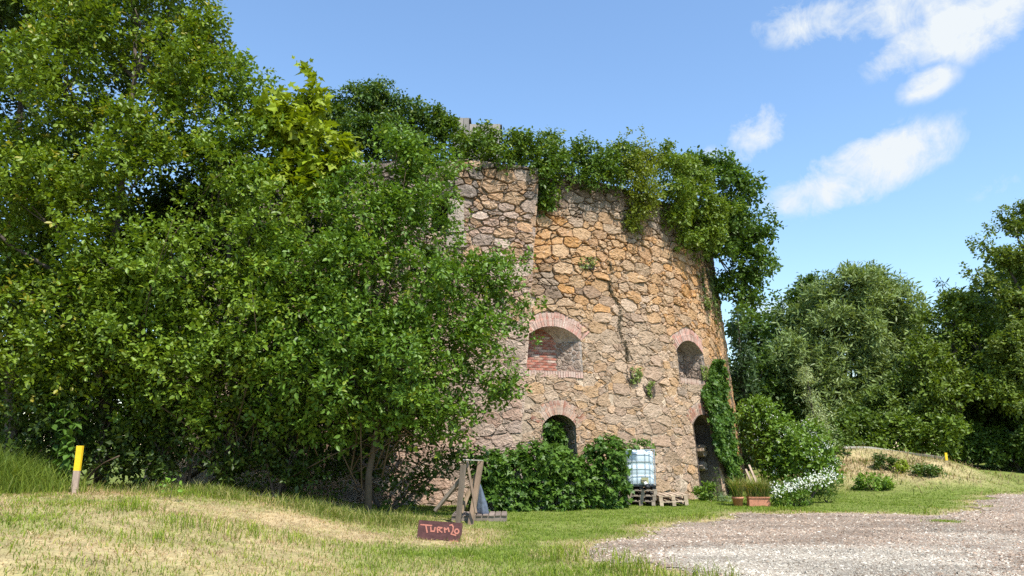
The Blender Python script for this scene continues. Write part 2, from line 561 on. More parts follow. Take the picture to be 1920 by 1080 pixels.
GREEN = np.array([[.145, .215, .020], [.185, .26, .024], [.235, .29, .038], [.115, .185, .020]])
STRAW = np.array([[.50, .355, .19], [.58, .44, .265], [.38, .26, .14], [.52, .36, .215]])


def inside_tower(x, y, grow=0.0):
    return np.hypot(np.asarray(x) + 2.6, np.asarray(y) - 33.5) < 12.5 + grow


def sward(n, x0, x1, y0, y1, tall=1.0):
    x = rng.uniform(x0, x1, n); y = rng.uniform(y0, y1, n)
    keep = (np.abs(x) < .76 * y + .6) & ~inside_tower(x, y) & (gravel_sd(x, y) > -.25 + rng.random(n) * .5)
    x, y = x[keep], y[keep]
    return x, y


gm, sm = MB(), MB()
for (n, x0, x1, y0, y1, wk) in ((150000, -11, 6, 6.0, 15.5, 1.15), (62000, -9, 8, 15.5, 24, 1.5), (45000, 6, 20, 18, 33, 2.0)):
    x, y = sward(n, x0, x1, y0, y1)
    keep = ~((x < -4.5) & (y > 18.5))
    x, y = x[keep], y[keep]
    dry = dryness(x, y)
    r = rng.random(len(x))
    tuft = vnoise(x, y, 2.2, 21) * vnoise(x, y, .6, 22)
    isdry = r < dry * .92
    # green blades
    g = ~isdry & (rng.random(len(x)) < (1 - .45 * dry))
    xx, yy, tt = x[g], y[g], tuft[g]
    n_ = len(xx)
    c = GREEN[rng.integers(0, 4, n_)] * rng.uniform(.75, 1.3, (n_, 1)) * (1 + .5 * dry[g][:, None] * np.array([[.7, .35, .5]]))
    h = rng.uniform(.035, .075, n_) * (1 + 2.2 * smooth(.25, .6, tt) * (dry[g] > .15)) * (1 + .5 * (yy < 12))
    blades(gm, xx, yy, h, rng.uniform(.006, .011, n_) * wk, rng.uniform(.1, .75, n_), c * .8, c * 1.15)
    # hay
    g = isdry
    xx, yy = x[g], y[g]
    n_ = len(xx)
    c = STRAW[rng.integers(0, 4, n_)] * rng.uniform(.7, 1.25, (n_, 1)) * (.62 + .7 * vnoise(xx, yy, 1.7, 24) * .6 + .7 * vnoise(xx, yy * 2, .6, 25) * .4)[:, None]
    blades(sm, xx, yy, rng.uniform(.05, .17, n_), rng.uniform(.004, .009, n_) * wk, rng.uniform(.75, 1.45, n_), c * .85, c)
tag(gm.build('grass', M['grass']), 'short green lawn grass before the vine wall and on the bank', 'grass', None, 'stuff')
tag(sm.build('hay', M['grass']), 'dry mown hay lying over the sloping bank', 'hay', None, 'stuff')

# taller unmown grass: fringe under the trees, and a rank clump at the far left
fm = MB()
n = 9000
px = rng.uniform(-20, 800, n)
X_ = -9.6 + (px + 20) / 820 * 8.2
Y_ = 14.7 + rng.normal(0, .38, n) + .6 * smooth(-3.5, -1.5, X_)
k = rng.random(n) < vnoise(X_, Y_, 1.3, 31) ** 2.2 * 1.3
X_, Y_ = X_[k], Y_[k]
n = len(X_)
c = GREEN[rng.integers(0, 4, n)] * rng.uniform(.45, 1.0, (n, 1)) + STRAW[rng.integers(0, 4, n)] * (rng.random((n, 1)) < .35) * .55
blades(fm, X_, Y_, rng.uniform(.10, .34, n), rng.uniform(.006, .012, n), rng.uniform(.1, .7, n), c * .85, c)
tag(fm.build('long_grass', M['grass']), 'long unmown grass fringing the bank below the trees', 'grass', None, 'stuff')
fm = MB()
n = 7000
X_ = rng.normal(-9.9, .75, n); Y_ = rng.normal(14.3, .5, n)
c = GREEN[rng.integers(0, 4, n)] * rng.uniform(.5, 1.15, (n, 1))
blades(fm, X_, Y_, rng.uniform(.35, 1.1, n) * np.clip(1.2 - np.abs(X_ + 10.2) * .42, .25, 1), rng.uniform(.008, .014, n), rng.uniform(.1, .65, n), c * .8, c)
tag(fm.build('tall_grass_clump', M['grass']), 'rank tall grass clump beyond the yellow topped stake', 'grass', None, 'stuff')


# ------------------------------------------------------------------ round stone tower
CX, CY, R0, BAT = -2.6, 33.5, 12.4, .083
TOP = 10.35


def wp(s, z, off=0.0):
    """point of the battered round wall: s = arc metres from the side facing the camera axis, z = height"""
    s, z = np.asarray(s, float), np.asarray(z, float)
    ph = s / R0
    r = R0 - BAT * z + off
    return np.stack([CX + r * np.sin(ph), CY - r * np.cos(ph), z + 0 * s], -1)


def corner_s(z):
    return 3.06 + .0776 * (np.asarray(z, float) - 3.45)


def bay(z):
    return np.clip(.02 + .062 * (np.asarray(z, float) - 2.2), 0.0, .55)


def wall_off(s, z):
    return np.where(np.asarray(s) < corner_s(z), bay(z), 0.0)


# openings: s0, s1, sill, spring, crown
OPEN = {'wl': (3.12, 5.02, 3.85, 4.85, 5.25), 'dl': (3.60, 4.66, .35, 2.26, 2.57), 'wr': (9.32, 11.22, 3.90, 4.88, 5.27), 'dr': (9.74, 11.20, -.05, 2.40, 2.72),
        'slit': (.12, .66, 8.05, 9.05, 9.06)}


def arch_z(op, s, grow=0.0):
    s0, s1, z0, zs, zc = op
    w, h = (s1 - s0) / 2, zc - zs
    r = (w * w + h * h) / (2 * h)
    q = np.clip((r + grow) ** 2 - (np.asarray(s) - (s0 + s1) / 2) ** 2, 0, None)
    return zc - r + np.sqrt(q)


def in_open(op, s, z, grow=0.0):
    s0, s1, z0, zs, zc = op
    return (s > s0) & (s < s1) & (z > z0) & (z < arch_z(op, s, grow))


tower = empty('round_stone_tower', (CX, CY, 0), 'ruined round rubble stone tower with brick arched windows and overgrown top', 'tower')
sl = [np.arange(-39.0, -6, 1.0), np.arange(-6, 17.5, .14), np.arange(17.5, 38.9, 1.0)]
for op in OPEN.values():
    sl.append(np.array(op[:2]))
sl = np.unique(np.round(np.concatenate(sl), 3))
zl = [np.arange(-.3, TOP, .14), [TOP]]
for op in OPEN.values():
    zl.append(np.array(op[2:4]))
zl = np.unique(np.round(np.concatenate(zl), 3))
S_, Z_ = np.meshgrid(sl, zl)
jit = (vnoise(S_, Z_, 2.5, 40) - .5) * .07 + (vnoise(S_, Z_, 6, 41) - .5) * .04
corner_line = corner_s(Z_)
# snap the nearest grid column to the corner of the projecting bay
V = wp(S_, Z_, wall_off(S_, Z_) + jit * (.5 + .5 * smooth(4, 7, Z_)) - .014 - .034 * smooth(4.0, 7.0, Z_))
cs, cz = (S_[:-1, :-1] + S_[1:, 1:]) / 2, (Z_[:-1, :-1] + Z_[1:, 1:]) / 2
keep = np.ones(cs.shape, bool)
for k_, op in OPEN.items():
    keep &= ~in_open(op, cs, cz, .09)
nS = len(sl)
bi = (np.arange(len(zl) - 1)[:, None] * nS + np.arange(nS - 1)[None])[keep]
mc = np.array([.45, .35, .25]) * (.85 + .35 * vnoise(S_, Z_, .8, 43))[..., None]
lime = smooth(.62, .8, vnoise(S_, Z_, 1.1, 44) * .6 + smooth(2.2, .0, np.hypot(S_ - 2.3, (Z_ - 1.8) * .8)) * .5)[..., None]
mc = mc * (1 - lime) + np.array([.56, .52, .46]) * lime
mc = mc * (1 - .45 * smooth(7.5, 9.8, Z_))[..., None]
mb = MB()
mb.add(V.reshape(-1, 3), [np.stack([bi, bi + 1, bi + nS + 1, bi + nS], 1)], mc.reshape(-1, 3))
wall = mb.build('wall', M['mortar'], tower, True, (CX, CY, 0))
tag(wall, 'rubble wall with lime mortar joints')


# --- rubble stones: power diagram cells in (s, z)
def clip(poly, n, d):
    out = []
    m = len(poly)
    for i in range(m):
        a, b = poly[i], poly[(i + 1) % m]
        da, db = a[0] * n[0] + a[1] * n[1] - d, b[0] * n[0] + b[1] * n[1] - d
        if da <= 0:
            out.append(a)
        if (da < 0 < db) or (db < 0 < da):
            t = da / (da - db)
            out.append((a[0] + (b[0] - a[0]) * t, a[1] + (b[1] - a[1]) * t))
    return out


def area(poly):
    return .5 * sum(poly[i][0] * poly[(i + 1) % len(poly)][1] - poly[(i + 1) % len(poly)][0] * poly[i][1] for i in range(len(poly)))


def rubble_cells(x0, x1, y0, y1, radii, squash=1.35, seed=1, course=None, tries=(2600, 5000, 5000)):
    g = np.random.default_rng(seed)
    pts, rad = np.zeros((0, 2)), np.zeros(0)
    for (ra, rb), nt in zip(radii, tries):
        for q in range(nt):
            p = np.array([g.uniform(x0 - .2, x1 + .2), g.uniform(y0 - .2, y1 + .2) * squash])
            if course and rb > .12:      # loose courses
                cc_ = course * squash
                p[1] = (round(p[1] / cc_) + .22 * math.sin(p[0] * .9 + p[1])) * cc_ + g.normal(0, .13 * cc_)
            r = g.uniform(ra, rb)
            if len(pts):
                d = np.hypot(*(pts - p).T)
                if (d < (rad + r) * .80).any():
                    continue
            pts = np.vstack([pts, p]); rad = np.append(rad, r)
    cells = []
    for i in range(len(pts)):
        p, r = pts[i], rad[i]
        d2 = ((pts - p) ** 2).sum(1)
        poly = [(p[0] - .9, p[1] - .9), (p[0] + .9, p[1] - .9), (p[0] + .9, p[1] + .9), (p[0] - .9, p[1] + .9)]
        for j in np.argsort(d2)[1:26]:
            q = pts[j]
            n = q - p
            d = (q @ q - p @ p + r * r - rad[j] ** 2) / 2
            poly = clip(poly, n, d)
            if len(poly) < 3:
                break
        if len(poly) < 3:
            continue
        poly = [(a, b / squash) for a, b in poly]
        for n, d in (((-1, 0), -x0), ((1, 0), x1), ((0, -1), -y0), ((0, 1), y1)):
            poly = clip(poly, n, d)
            if len(poly) < 3:
                break
        if len(poly) >= 3:
            cells.append((poly, (p[0], p[1] / squash)))
    return cells


def stone_mesh(mb, poly, mapf, joint, proud, colour, depth=.09):
    """one rubble stone: embedded rim, rounded shoulder, rough bulging face"""
    P = np.array(poly)
    # subdivide long edges, then cut the corners
    Q = []
    m = len(P)
    for i in range(m):
        a, b = P[i], P[(i + 1) % m]
        e = np.linalg.norm(b - a)
        if e < .03:
            continue
        Q += [a * .84 + b * .16, a * .16 + b * .84] if e < .22 else [a * .90 + b * .10, (a + b) / 2, a * .10 + b * .90]
    if len(Q) < 4:
        return False
    Q = np.array(Q)
    c = Q.mean(0)
    sizes = np.linalg.norm(Q - c, axis=1)
    Q = Q + rng.normal(0, .014, Q.shape)
    sh = np.clip(1 - joint / np.maximum(sizes, .02), .3, 1)[:, None]
    E = c + (Q - c) * sh
    sz = float(sizes.mean())
    bev = np.clip(1 - (.010 + .05 * sz) / np.maximum(sizes, .03), .5, .95)[:, None]
    I = c + (E - c) * bev
    I2 = c + (E - c) * bev * .55
    n = len(Q)
    tilt = rng.normal(0, .07, 2)
    hz = lambda A: proud * (1 + rng.uniform(-.3, .3, len(A))) + (A - c) @ tilt + rng.normal(0, .006, len(A))
    v = np.concatenate([mapf(E[:, 0], E[:, 1], np.full(n, -depth)), mapf(E[:, 0], E[:, 1], hz(E) * .35), mapf(I[:, 0], I[:, 1], hz(I)),
                        mapf(I2[:, 0], I2[:, 1], hz(I2) * 1.02), mapf(c[None, 0], c[None, 1], np.array([proud * 1.03]))])
    i = np.arange(n); k = (i + 1) % n
    fs = [np.stack([i + a * n, k + a * n, k + (a + 1) * n, i + (a + 1) * n], 1) for a in range(3)] + [np.stack([i + 3 * n, k + 3 * n, np.full(n, 4 * n)], 1)]
    cv = np.asarray(colour) * (1 + rng.normal(0, .06, (len(v), 1)))
    mb.add(v, fs, np.clip(cv, 0, 1))
    return True


ORANGE = np.array([[.45, .25, .10], [.47, .285, .14], [.40, .25, .14], [.49, .335, .20]])
BEIGE = np.array([[.41, .31, .21], [.37, .28, .19], [.45, .345, .245], [.34, .255, .18]])
PINKG = np.array([[.39, .30, .245], [.34, .27, .225], [.44, .355, .295], [.39, .275, .215]])
GREY = np.array([[.19, .165, .14], [.24, .21, .18], [.145, .125, .11], [.27, .23, .19]])


def stone_colour(s, z):
    i = rng.integers(0, 4)
    f1 = float(vnoise(s, z, .55, 80)); f2 = float(vnoise(s, z, 1.3, 81))
    if s < float(corner_s(z)):
        base = PINKG[i] * .85 + PINKG[0] * .15
        g = float(smooth(8.3, 9.6, z + (f2 - .5) * 1.2)) * .8 + .35 * float(smooth(.6, .85, f2)) * (z > 6)
        base = base * (1 - g) + GREY[i] * g
        if f1 > .6 and rng.random() < .4:
            base = ORANGE[i] * .55 + base * .45
        return base * rng.uniform(.85, 1.12)
    o_ = float(smooth(4.6, 6.8, z)) * .70 + .10
    o_ = max(o_, float(smooth(10.5, 12.5, s)) * .9)
    o_ = np.clip(o_ + (f1 - .5) * .9 + rng.normal(0, .2), 0, 1)
    b = BEIGE[i] * (1 - o_) + ORANGE[i] * o_
    if o_ < .3:
        b = b * .7 + PINKG[i] * .3
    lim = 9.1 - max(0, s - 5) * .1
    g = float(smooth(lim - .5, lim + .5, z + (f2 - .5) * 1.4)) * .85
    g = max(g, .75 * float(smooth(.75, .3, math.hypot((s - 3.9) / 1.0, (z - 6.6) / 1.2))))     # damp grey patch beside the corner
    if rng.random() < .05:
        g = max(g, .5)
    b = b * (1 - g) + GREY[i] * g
    return b * rng.uniform(.86, 1.13)


cells = []
for poly, site in rubble_cells(-4.5, 16.8, -.1, TOP, ((.20, .42), (.11, .20), (.04, .08)), squash=1.75, seed=4, course=.31, tries=(3200, 6000, 7000)):
    P = np.array(poly)
    dx = (vnoise(P[:, 0], P[:, 1], 1.6, 90) - .5) * .16
    dy = (vnoise(P[:, 0], P[:, 1], 1.2, 92) - .5) * .16
    cells.append(([(a, b) for a, b in zip(P[:, 0] + dx, P[:, 1] + dy)], site))
big = []
for poly, site in cells:
    c = np.mean(poly, 0)
    # cut along the corner of the bay
    cl_n = np.array([1, -.0776]); cl_d = 3.06 - .0776 * 3.45
    left = (c @ cl_n) < cl_d
    poly = clip(poly, cl_n if left else -cl_n, cl_d if left else -cl_d)
    if len(poly) < 3:
        continue
    for op in OPEN.values():
        s0, s1, z0, zs, zc = op
        c = np.mean(poly, 0)
        P = np.array(poly)
        th = .40 if zc - zs > .1 else 0.0
        zt = zc + th
        if P[:, 0].max() <= s0 or P[:, 0].min() >= s1 or P[:, 1].max() <= z0 or P[:, 1].min() >= zt:
            continue
        best = None
        cands = [((1, 0), s0 - .01), ((-1, 0), -s1 - .01)]
        if z0 > 0:
            cands.append(((0, 1), z0 - .16 if zc - zs > .1 else z0))
        if th == 0:
            cands.append(((0, -1), -zt))
        else:   # straight cuts above the arch ring
            mid = (s0 + s1) / 2
            for sg in (-1, 1):
                nn_ = np.array([sg * -.42, -1.0]); pt = np.array([mid + sg * (s1 - s0) * .25, float(arch_z(op, mid + (s1 - s0) * .25, th + .02))])
                cands.append((tuple(nn_), float(nn_ @ pt)))
        for n, d in cands:
            q = clip(poly, n, d)
            if len(q) >= 3:
                a = abs(area(q))
                if best is None or a > best[0]:
                    best = (a, q)
        poly = best[1] if best else []
        if len(poly) < 3:
            break
    if len(poly) < 3 or abs(area(poly)) < .004:
        continue
    c = np.mean(poly, 0)
    vis = 1.0 if 1.0 < c[0] < 13.5 else (.25 if c[0] > 13.5 else .1)
    if c[0] > 5:
        vis *= max(.35, math.cos((c[0] / R0) - .1))
    if c[1] < 1.3 and c[0] < 7:
        vis *= .25
    big.append((abs(area(poly)) * vis, poly, c))
big.sort(key=lambda t: -t[0])
rest = MB()
for n_, (a_, poly, c) in enumerate(big):
    off0 = float(wall_off(c[0], c[1]))
    left = c[0] < float(corner_s(c[1]))
    mapf = (lambda s, z, d: wp(s, z, bay(z) + d)) if left else (lambda s, z, d: wp(s, z, d))
    up_ = float(smooth(4.5, 7.5, c[1]))
    joint = rng.uniform(.004, .012) + .010 * up_
    proud = rng.uniform(.004, .028) + .05 * up_ * rng.random()
    cc = stone_colour(c[0], c[1])
    if n_ < 300:
        mb = MB()
        if stone_mesh(mb, poly, mapf, joint, proud, cc):
            mb.build('stone', M['stone'], wall, False, wp(c[0], c[1]))
    else:
        stone_mesh(rest, poly, mapf, joint, proud, cc)
o = rest.build('small_stones', M['stone'], wall, False, (CX, CY, 0))
tag(o, 'smaller rubble stones of the wall', None, None, 'stuff')

# side face of the projecting bay
mb = MB()
for zz in np.arange(2.6, TOP - .25, .36):
    h = rng.uniform(.30, .34)
    b0, b1 = float(bay(zz)), float(bay(zz + h))
    s_a, s_b = float(corner_s(zz)), float(corner_s(zz + h))
    e = .012
    v = [wp(s_a - .2, zz, -.1), wp(s_a + e, zz, -.1), wp(s_a + e, zz, b0 + .035), wp(s_a - .2, zz, b0 - .02),
         wp(s_b - .2, zz + h, -.1), wp(s_b + e, zz + h, -.1), wp(s_b + e, zz + h, b1 + .035), wp(s_b - .2, zz + h, b1 - .02)]
    b_ = MB()
    b_.add(np.array(v) + rng.normal(0, .008, (8, 3)), [np.array([[0, 3, 2, 1], [4, 5, 6, 7], [0, 1, 5, 4], [1, 2, 6, 5], [2, 3, 7, 6], [3, 0, 4, 7]])],
           stone_colour(2.9, zz) * (1.25 if zz < 5.5 else 1.0))
    b_.build('corner_stone', M['stone'], wall, False, wp(s_a, zz))


# --- niches, arches, sills
def niche(key, depth, k_back, colr, reveal_stones=True, seed=5, name='window_niche', label=None):
    op = OPEN[key]
    s0, s1, z0, zs, zc = op
    ss = np.linspace(s0, s1, 15)
    out_s = np.concatenate([[s0, s0], ss[1:-1], [s1, s1]])
    out_z = np.concatenate([[z0, zs], arch_z(op, ss[1:-1]), [zs, z0]])
    sm_ = (s0 + s1) / 2
    ph = sm_ / R0
    nrm = np.array([math.sin(ph), -math.cos(ph), 0]); tan = np.array([math.cos(ph), math.sin(ph), 0])

    def nm(s, z, d, extra=0.0):
        """d = 0 at the wall face, 1 at the back"""
        s, z, d = np.asarray(s, float), np.asarray(z, float), np.asarray(d, float)
        f = wp(s, z, .0 + 0 * s)
        a = (s0 - sm_) + (s - s0) * k_back
        bk = wp(sm_ + 0 * s, z) + tan * a[..., None] - nrm * depth
        return f * (1 - d[..., None]) + bk * d[..., None]

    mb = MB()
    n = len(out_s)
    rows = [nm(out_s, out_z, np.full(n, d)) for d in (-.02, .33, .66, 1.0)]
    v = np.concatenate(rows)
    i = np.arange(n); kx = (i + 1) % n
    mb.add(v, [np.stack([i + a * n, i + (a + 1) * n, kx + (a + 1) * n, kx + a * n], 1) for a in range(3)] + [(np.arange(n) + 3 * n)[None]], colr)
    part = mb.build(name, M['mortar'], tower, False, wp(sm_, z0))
    if label:
        part['label'] = label
    if reveal_stones:
        st = MB()
        inner = unit((-tan))  # faces back towards the left
        for poly, site in rubble_cells(.04, .96, z0 + .02, zs - .02, ((.16, .22), (.08, .12), (.05, .06)), seed=seed, tries=(60, 160, 160)):
            P = [(a, b) for a, b in poly]
            mapf = lambda u, z, d: nm(np.full_like(u, s1), z, u) + inner * np.asarray(d)[..., None]
            stone_mesh(st, P, mapf, .02, .02, (GREY[rng.integers(0, 4)] * .5 + PINKG[rng.integers(0, 4)] * .6), .03)
        if st.n:
            tag(st.build('reveal_stones', M['stone'], part, False, wp(sm_, z0)), None, None, None, 'stuff')
    return part, nm


def brick_arch(key, th, n, pal, label, ss=1.0):
    op = OPEN[key]
    s0, s1, z0, zs, zc = op
    w, h = (s1 - s0) / 2, zc - zs
    r = (w * w + h * h) / (2 * h)
    a0 = math.asin(w / r) * 1.0
    mid = (s0 + s1) / 2
    zc0 = zc - r
    core = MB()
    aa = np.linspace(-a0 * 1.02, a0 * 1.02, 13)
    ring = []
    for rr_, off in ((r + .012, -.12), (r + .012, .0), (r + th - .02, .0), (r + th - .02, -.12)):
        ring.append(wp(mid + rr_ * np.sin(aa), zc0 + rr_ * np.cos(aa), off))
    v = np.concatenate(ring)
    i = np.arange(12)
    core.add(v, [np.stack([i + q * 13, i + 1 + q * 13, i + 1 + (q + 1) * 13, i + (q + 1) * 13], 1) for q in range(3)], (.55, .45, .36))
    part = core.build('brick_arch', M['mortar'], tower, False, wp(mid, zc))
    part['label'] = label
    st = 2 * a0 * 1.03 / n
    for q in range(n):
        a = -a0 * 1.03 + (q + .5) * st
        split = rng.random() < .55
        segs = [(r, r + th * rng.uniform(.97, 1.02))] if not split else [(r, r + th * .6 - .008), (r + th * .6 + .004, r + th * rng.uniform(.92, 1.03))]
        for ra, rb in segs:
            hw = st * .5 - .006 / r
            off = rng.uniform(.006, .02)
            vv = []
            for o_ in (-.18, off):
                for rr_, da in ((ra, -hw), (ra, hw), (rb, hw), (rb, -hw)):
                    an = a + da
                    vv.append(wp(mid + rr_ * math.sin(an), zc0 + rr_ * math.cos(an), o_))
            b_ = MB()
            b_.add(np.array(vv) + rng.normal(0, .006, (8, 3)), [np.array([[0, 1, 2, 3], [4, 7, 6, 5], [0, 4, 5, 1], [1, 5, 6, 2], [2, 6, 7, 3], [3, 7, 4, 0]])],
                   np.array(pal[rng.integers(0, len(pal))]) * rng.uniform(.82, 1.15))
            b_.build('brick', M['brick'], part, False, wp(mid + ra * math.sin(a), zc0 + ra * math.cos(a)))
    return part


PINKB = [(.50, .26, .20), (.53, .31, .25), (.47, .22, .17), (.52, .35, .29)]
ORNGB = [(.38, .19, .12), (.43, .26, .18), (.33, .15, .10), (.45, .32, .24)]
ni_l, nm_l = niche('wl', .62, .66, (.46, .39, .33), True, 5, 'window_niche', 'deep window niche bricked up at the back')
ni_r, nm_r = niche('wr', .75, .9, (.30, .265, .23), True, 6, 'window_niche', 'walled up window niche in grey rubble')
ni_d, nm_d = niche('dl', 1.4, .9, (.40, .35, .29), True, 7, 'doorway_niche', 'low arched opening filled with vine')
ni_e, nm_e = niche('dr', 2.6, .95, (.11, .092, .078), False, 8, 'doorway_niche', 'dark broken doorway half hidden by ivy')  # niche colour darkened: the doorway's interior shade is painted into it
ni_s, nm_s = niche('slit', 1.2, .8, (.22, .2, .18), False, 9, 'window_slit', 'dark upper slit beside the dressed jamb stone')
brick_arch('wl', .44, 27, PINKB, 'pinkish brick arch over the wider upper window')
brick_arch('wr', .42, 27, PINKB, 'faded pink brick arch over the upper window by the ivy')
brick_arch('dl', .44, 17, ORNGB, 'orange brick arch over the vine filled opening')
brick_arch('dr', .40, 20, ORNGB, 'orange brick arch over the dark doorway')
# sills of upright bricks
for key, part, cl in (('wl', ni_l, PINKB), ('wr', ni_r, ORNGB)):
    s0, s1, z0 = OPEN[key][:3]
    nb = 22
    for q in range(nb):
        a, b = s0 + (s1 - s0) * q / nb + .006, s0 + (s1 - s0) * (q + 1) / nb - .006
        zt, zb = z0 + .012, z0 - .17 + rng.uniform(-.012, .02)
        of = rng.uniform(.015, .03)
        vv = np.array([wp(a, zb, -.2), wp(b, zb, -.2), wp(b, zt + .03, -.2), wp(a, zt + .03, -.2), wp(a, zb, of), wp(b, zb, of), wp(b, zt, of), wp(a, zt, of)])
        b_ = MB()
        b_.add(vv + rng.normal(0, .003, (8, 3)), [np.array([[0, 3, 2, 1], [4, 5, 6, 7], [0, 1, 5, 4], [1, 2, 6, 5], [2, 3, 7, 6], [3, 0, 4, 7]])],
               np.array(cl[rng.integers(0, 4)]) * .7 + np.array([.17, .15, .13]))
        b_.build('brick', M['brick'], part, False, wp(a, zb))
# brick infill at the back of the wide upper window
s0, s1, z0, zs, zc = OPEN['wl']
row = 0
zz = z0 + .01
RED = [(.34, .13, .09), (.40, .17, .12), (.28, .11, .085), (.42, .28, .22), (.46, .36, .30)]
while zz < zc - .03:
    u = s0 - (.0 if row % 2 else .16)
    while u < s1:
        L_ = .40
        a, b = max(u + .01, s0 + .01), min(u + L_ - .01, s1 - .01)
        if b - a > .05 and zz + .07 < float(arch_z(OPEN['wl'], (a + b) / 2)) + .03:
            f = rng.uniform(.955, .972)
            vv = []
            for d in (1.02, f):
                for (q, w_) in ((a, zz), (b, zz), (b, zz + .068), (a, zz + .068)):
                    vv.append(nm_l(np.array(q), np.array(w_), np.array(d)))
            b_ = MB()
            cc = np.array(RED[rng.integers(0, 3) if rng.random() < .75 else rng.integers(3, 5)])
            b_.add(np.array(vv) + rng.normal(0, .002, (8, 3)), [np.array([[0, 1, 2, 3], [4, 7, 6, 5], [0, 4, 5, 1], [1, 5, 6, 2], [2, 6, 7, 3], [3, 7, 4, 0]])], cc * rng.uniform(.8, 1.2))
            b_.build('brick', M['brick'], ni_l, False, vv[4])
        u += L_
    row += 1
    zz += .082
# rubble infill at the back of the other niches
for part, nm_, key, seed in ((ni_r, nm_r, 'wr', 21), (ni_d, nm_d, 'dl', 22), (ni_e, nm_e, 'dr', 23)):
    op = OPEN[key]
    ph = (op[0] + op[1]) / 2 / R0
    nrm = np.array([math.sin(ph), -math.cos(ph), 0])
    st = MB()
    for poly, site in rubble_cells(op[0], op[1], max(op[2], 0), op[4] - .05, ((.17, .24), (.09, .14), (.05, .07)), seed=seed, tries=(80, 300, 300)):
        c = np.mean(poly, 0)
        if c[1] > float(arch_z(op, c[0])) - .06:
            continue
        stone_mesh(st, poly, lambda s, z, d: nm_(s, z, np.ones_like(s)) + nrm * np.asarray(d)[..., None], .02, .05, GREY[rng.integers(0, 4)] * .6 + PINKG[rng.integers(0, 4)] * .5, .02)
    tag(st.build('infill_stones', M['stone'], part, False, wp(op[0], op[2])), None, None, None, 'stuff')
# broken masonry hanging in the dark doorway, and the old door board
op = OPEN['dr']
for (s, z, w, h, d, cl) in ((10.8, 1.5, .5, .4, .35, BEIGE[1] * .6), (10.55, 1.12, .45, .34, .6, GREY[1]), (10.98, 1.0, .42, .36, .5, GREY[3]), (10.5, 2.0, .5, .4, .9, GREY[2])):
    b_ = MB()
    poly = [(s + w * .5 * math.cos(t) * rng.uniform(.8, 1.15), z + h * .5 * math.sin(t) * rng.uniform(.8, 1.15)) for t in np.arange(0, 6.2, .8)]
    stone_mesh(b_, poly, lambda a, b, c: wp(a, b, c - d), .0, .14, cl, .5)
    b_.build('broken_masonry', M['stone'], ni_e, False, wp(s, z))
b_ = MB()
b_.add(np.array([wp(s, z, o_) for o_ in (-.62, -.55) for (s, z) in ((10.15, .0), (10.55, .0), (10.55, .85), (10.15, .9))]),
       [np.array([[0, 1, 2, 3], [4, 7, 6, 5], [0, 4, 5, 1], [1, 5, 6, 2], [2, 6, 7, 3], [3, 7, 4, 0]])], (.20, .10, .06))
b_.build('door_board', M['wood'], ni_e, False, wp(10.3, 0))
# dressed jamb stones of the upper slit
for (a, b, z0_, z1_, pr) in ((.66, 1.18, 8.0, 9.08, .13), (.62, 1.25, 7.55, 7.98, .08), (-.3, .12, 8.05, 9.0, .08)):
    b_ = MB()
    vv = [wp(s, z, float(bay(z)) + o_) for o_ in (-.35, pr) for (s, z) in ((a, z0_), (b, z0_), (b - .04, z1_), (a, z1_ - .05))]
    b_.add(np.array(vv) + rng.normal(0, .008, (8, 3)), [np.array([[0, 1, 2, 3], [4, 7, 6, 5], [0, 4, 5, 1], [1, 5, 6, 2], [2, 6, 7, 3], [3, 7, 4, 0]])], (.40, .345, .29))
    b_.build('jamb_stone', M['stone'], ni_s, False, wp(a, z0_))
# flat earth roof inside the wall head
mb = MB()
a = np.linspace(0, 2 * math.pi, 73)[:-1]
rr = R0 - BAT * TOP
v = [[CX + rr * 1.0 * math.cos(t), CY + rr * math.sin(t), TOP - .02] for t in a] + [[CX, CY, TOP + .5]]
mb.add(v, [np.array([[i, (i + 1) % 72, 72] for i in range(72)])], (.12, .1, .06))
mb.build('roof', M['soil'], tower, False, (CX, CY, TOP))

# low shed on the roof
hut = empty('roof_shed', at(890, 300, 26), 'low dark roofed shed peeping over the creeper on the tower top', 'shed')
for (xa, xb, za, zb, yy) in ((850, 878, 215, 330, 24.6), (880, 938, 227, 330, 25.0)):
    A, B = at(xa, za, yy), at(xb, zb, yy)
    x0_, x1_, zt = A[0], B[0], A[2]
    n_ = 4 if xb - xa > 50 else 3
    for q in range(n_):
        b_ = MB()
        w = (x1_ - x0_) / n_
        b_.box(((x0_ + (q + .5) * w), yy + .06, (zt + TOP) / 2 - .05), (w - .015, .04, zt - TOP - .1), None, np.array([.30, .27, .24]) * rng.uniform(.8, 1.15), .004)
        b_.build('plank', M['wood'], hut, False, (x0_ + q * w, yy, TOP))
    b_ = MB()
    b_.box(((x0_ + x1_) / 2, yy + 1.1, zt - .02), (x1_ - x0_ + .1, 1.6, .05), None, None, .004)
    b_.build('roof_sheet', M['roofing'], hut, False, (x0_, yy, zt))


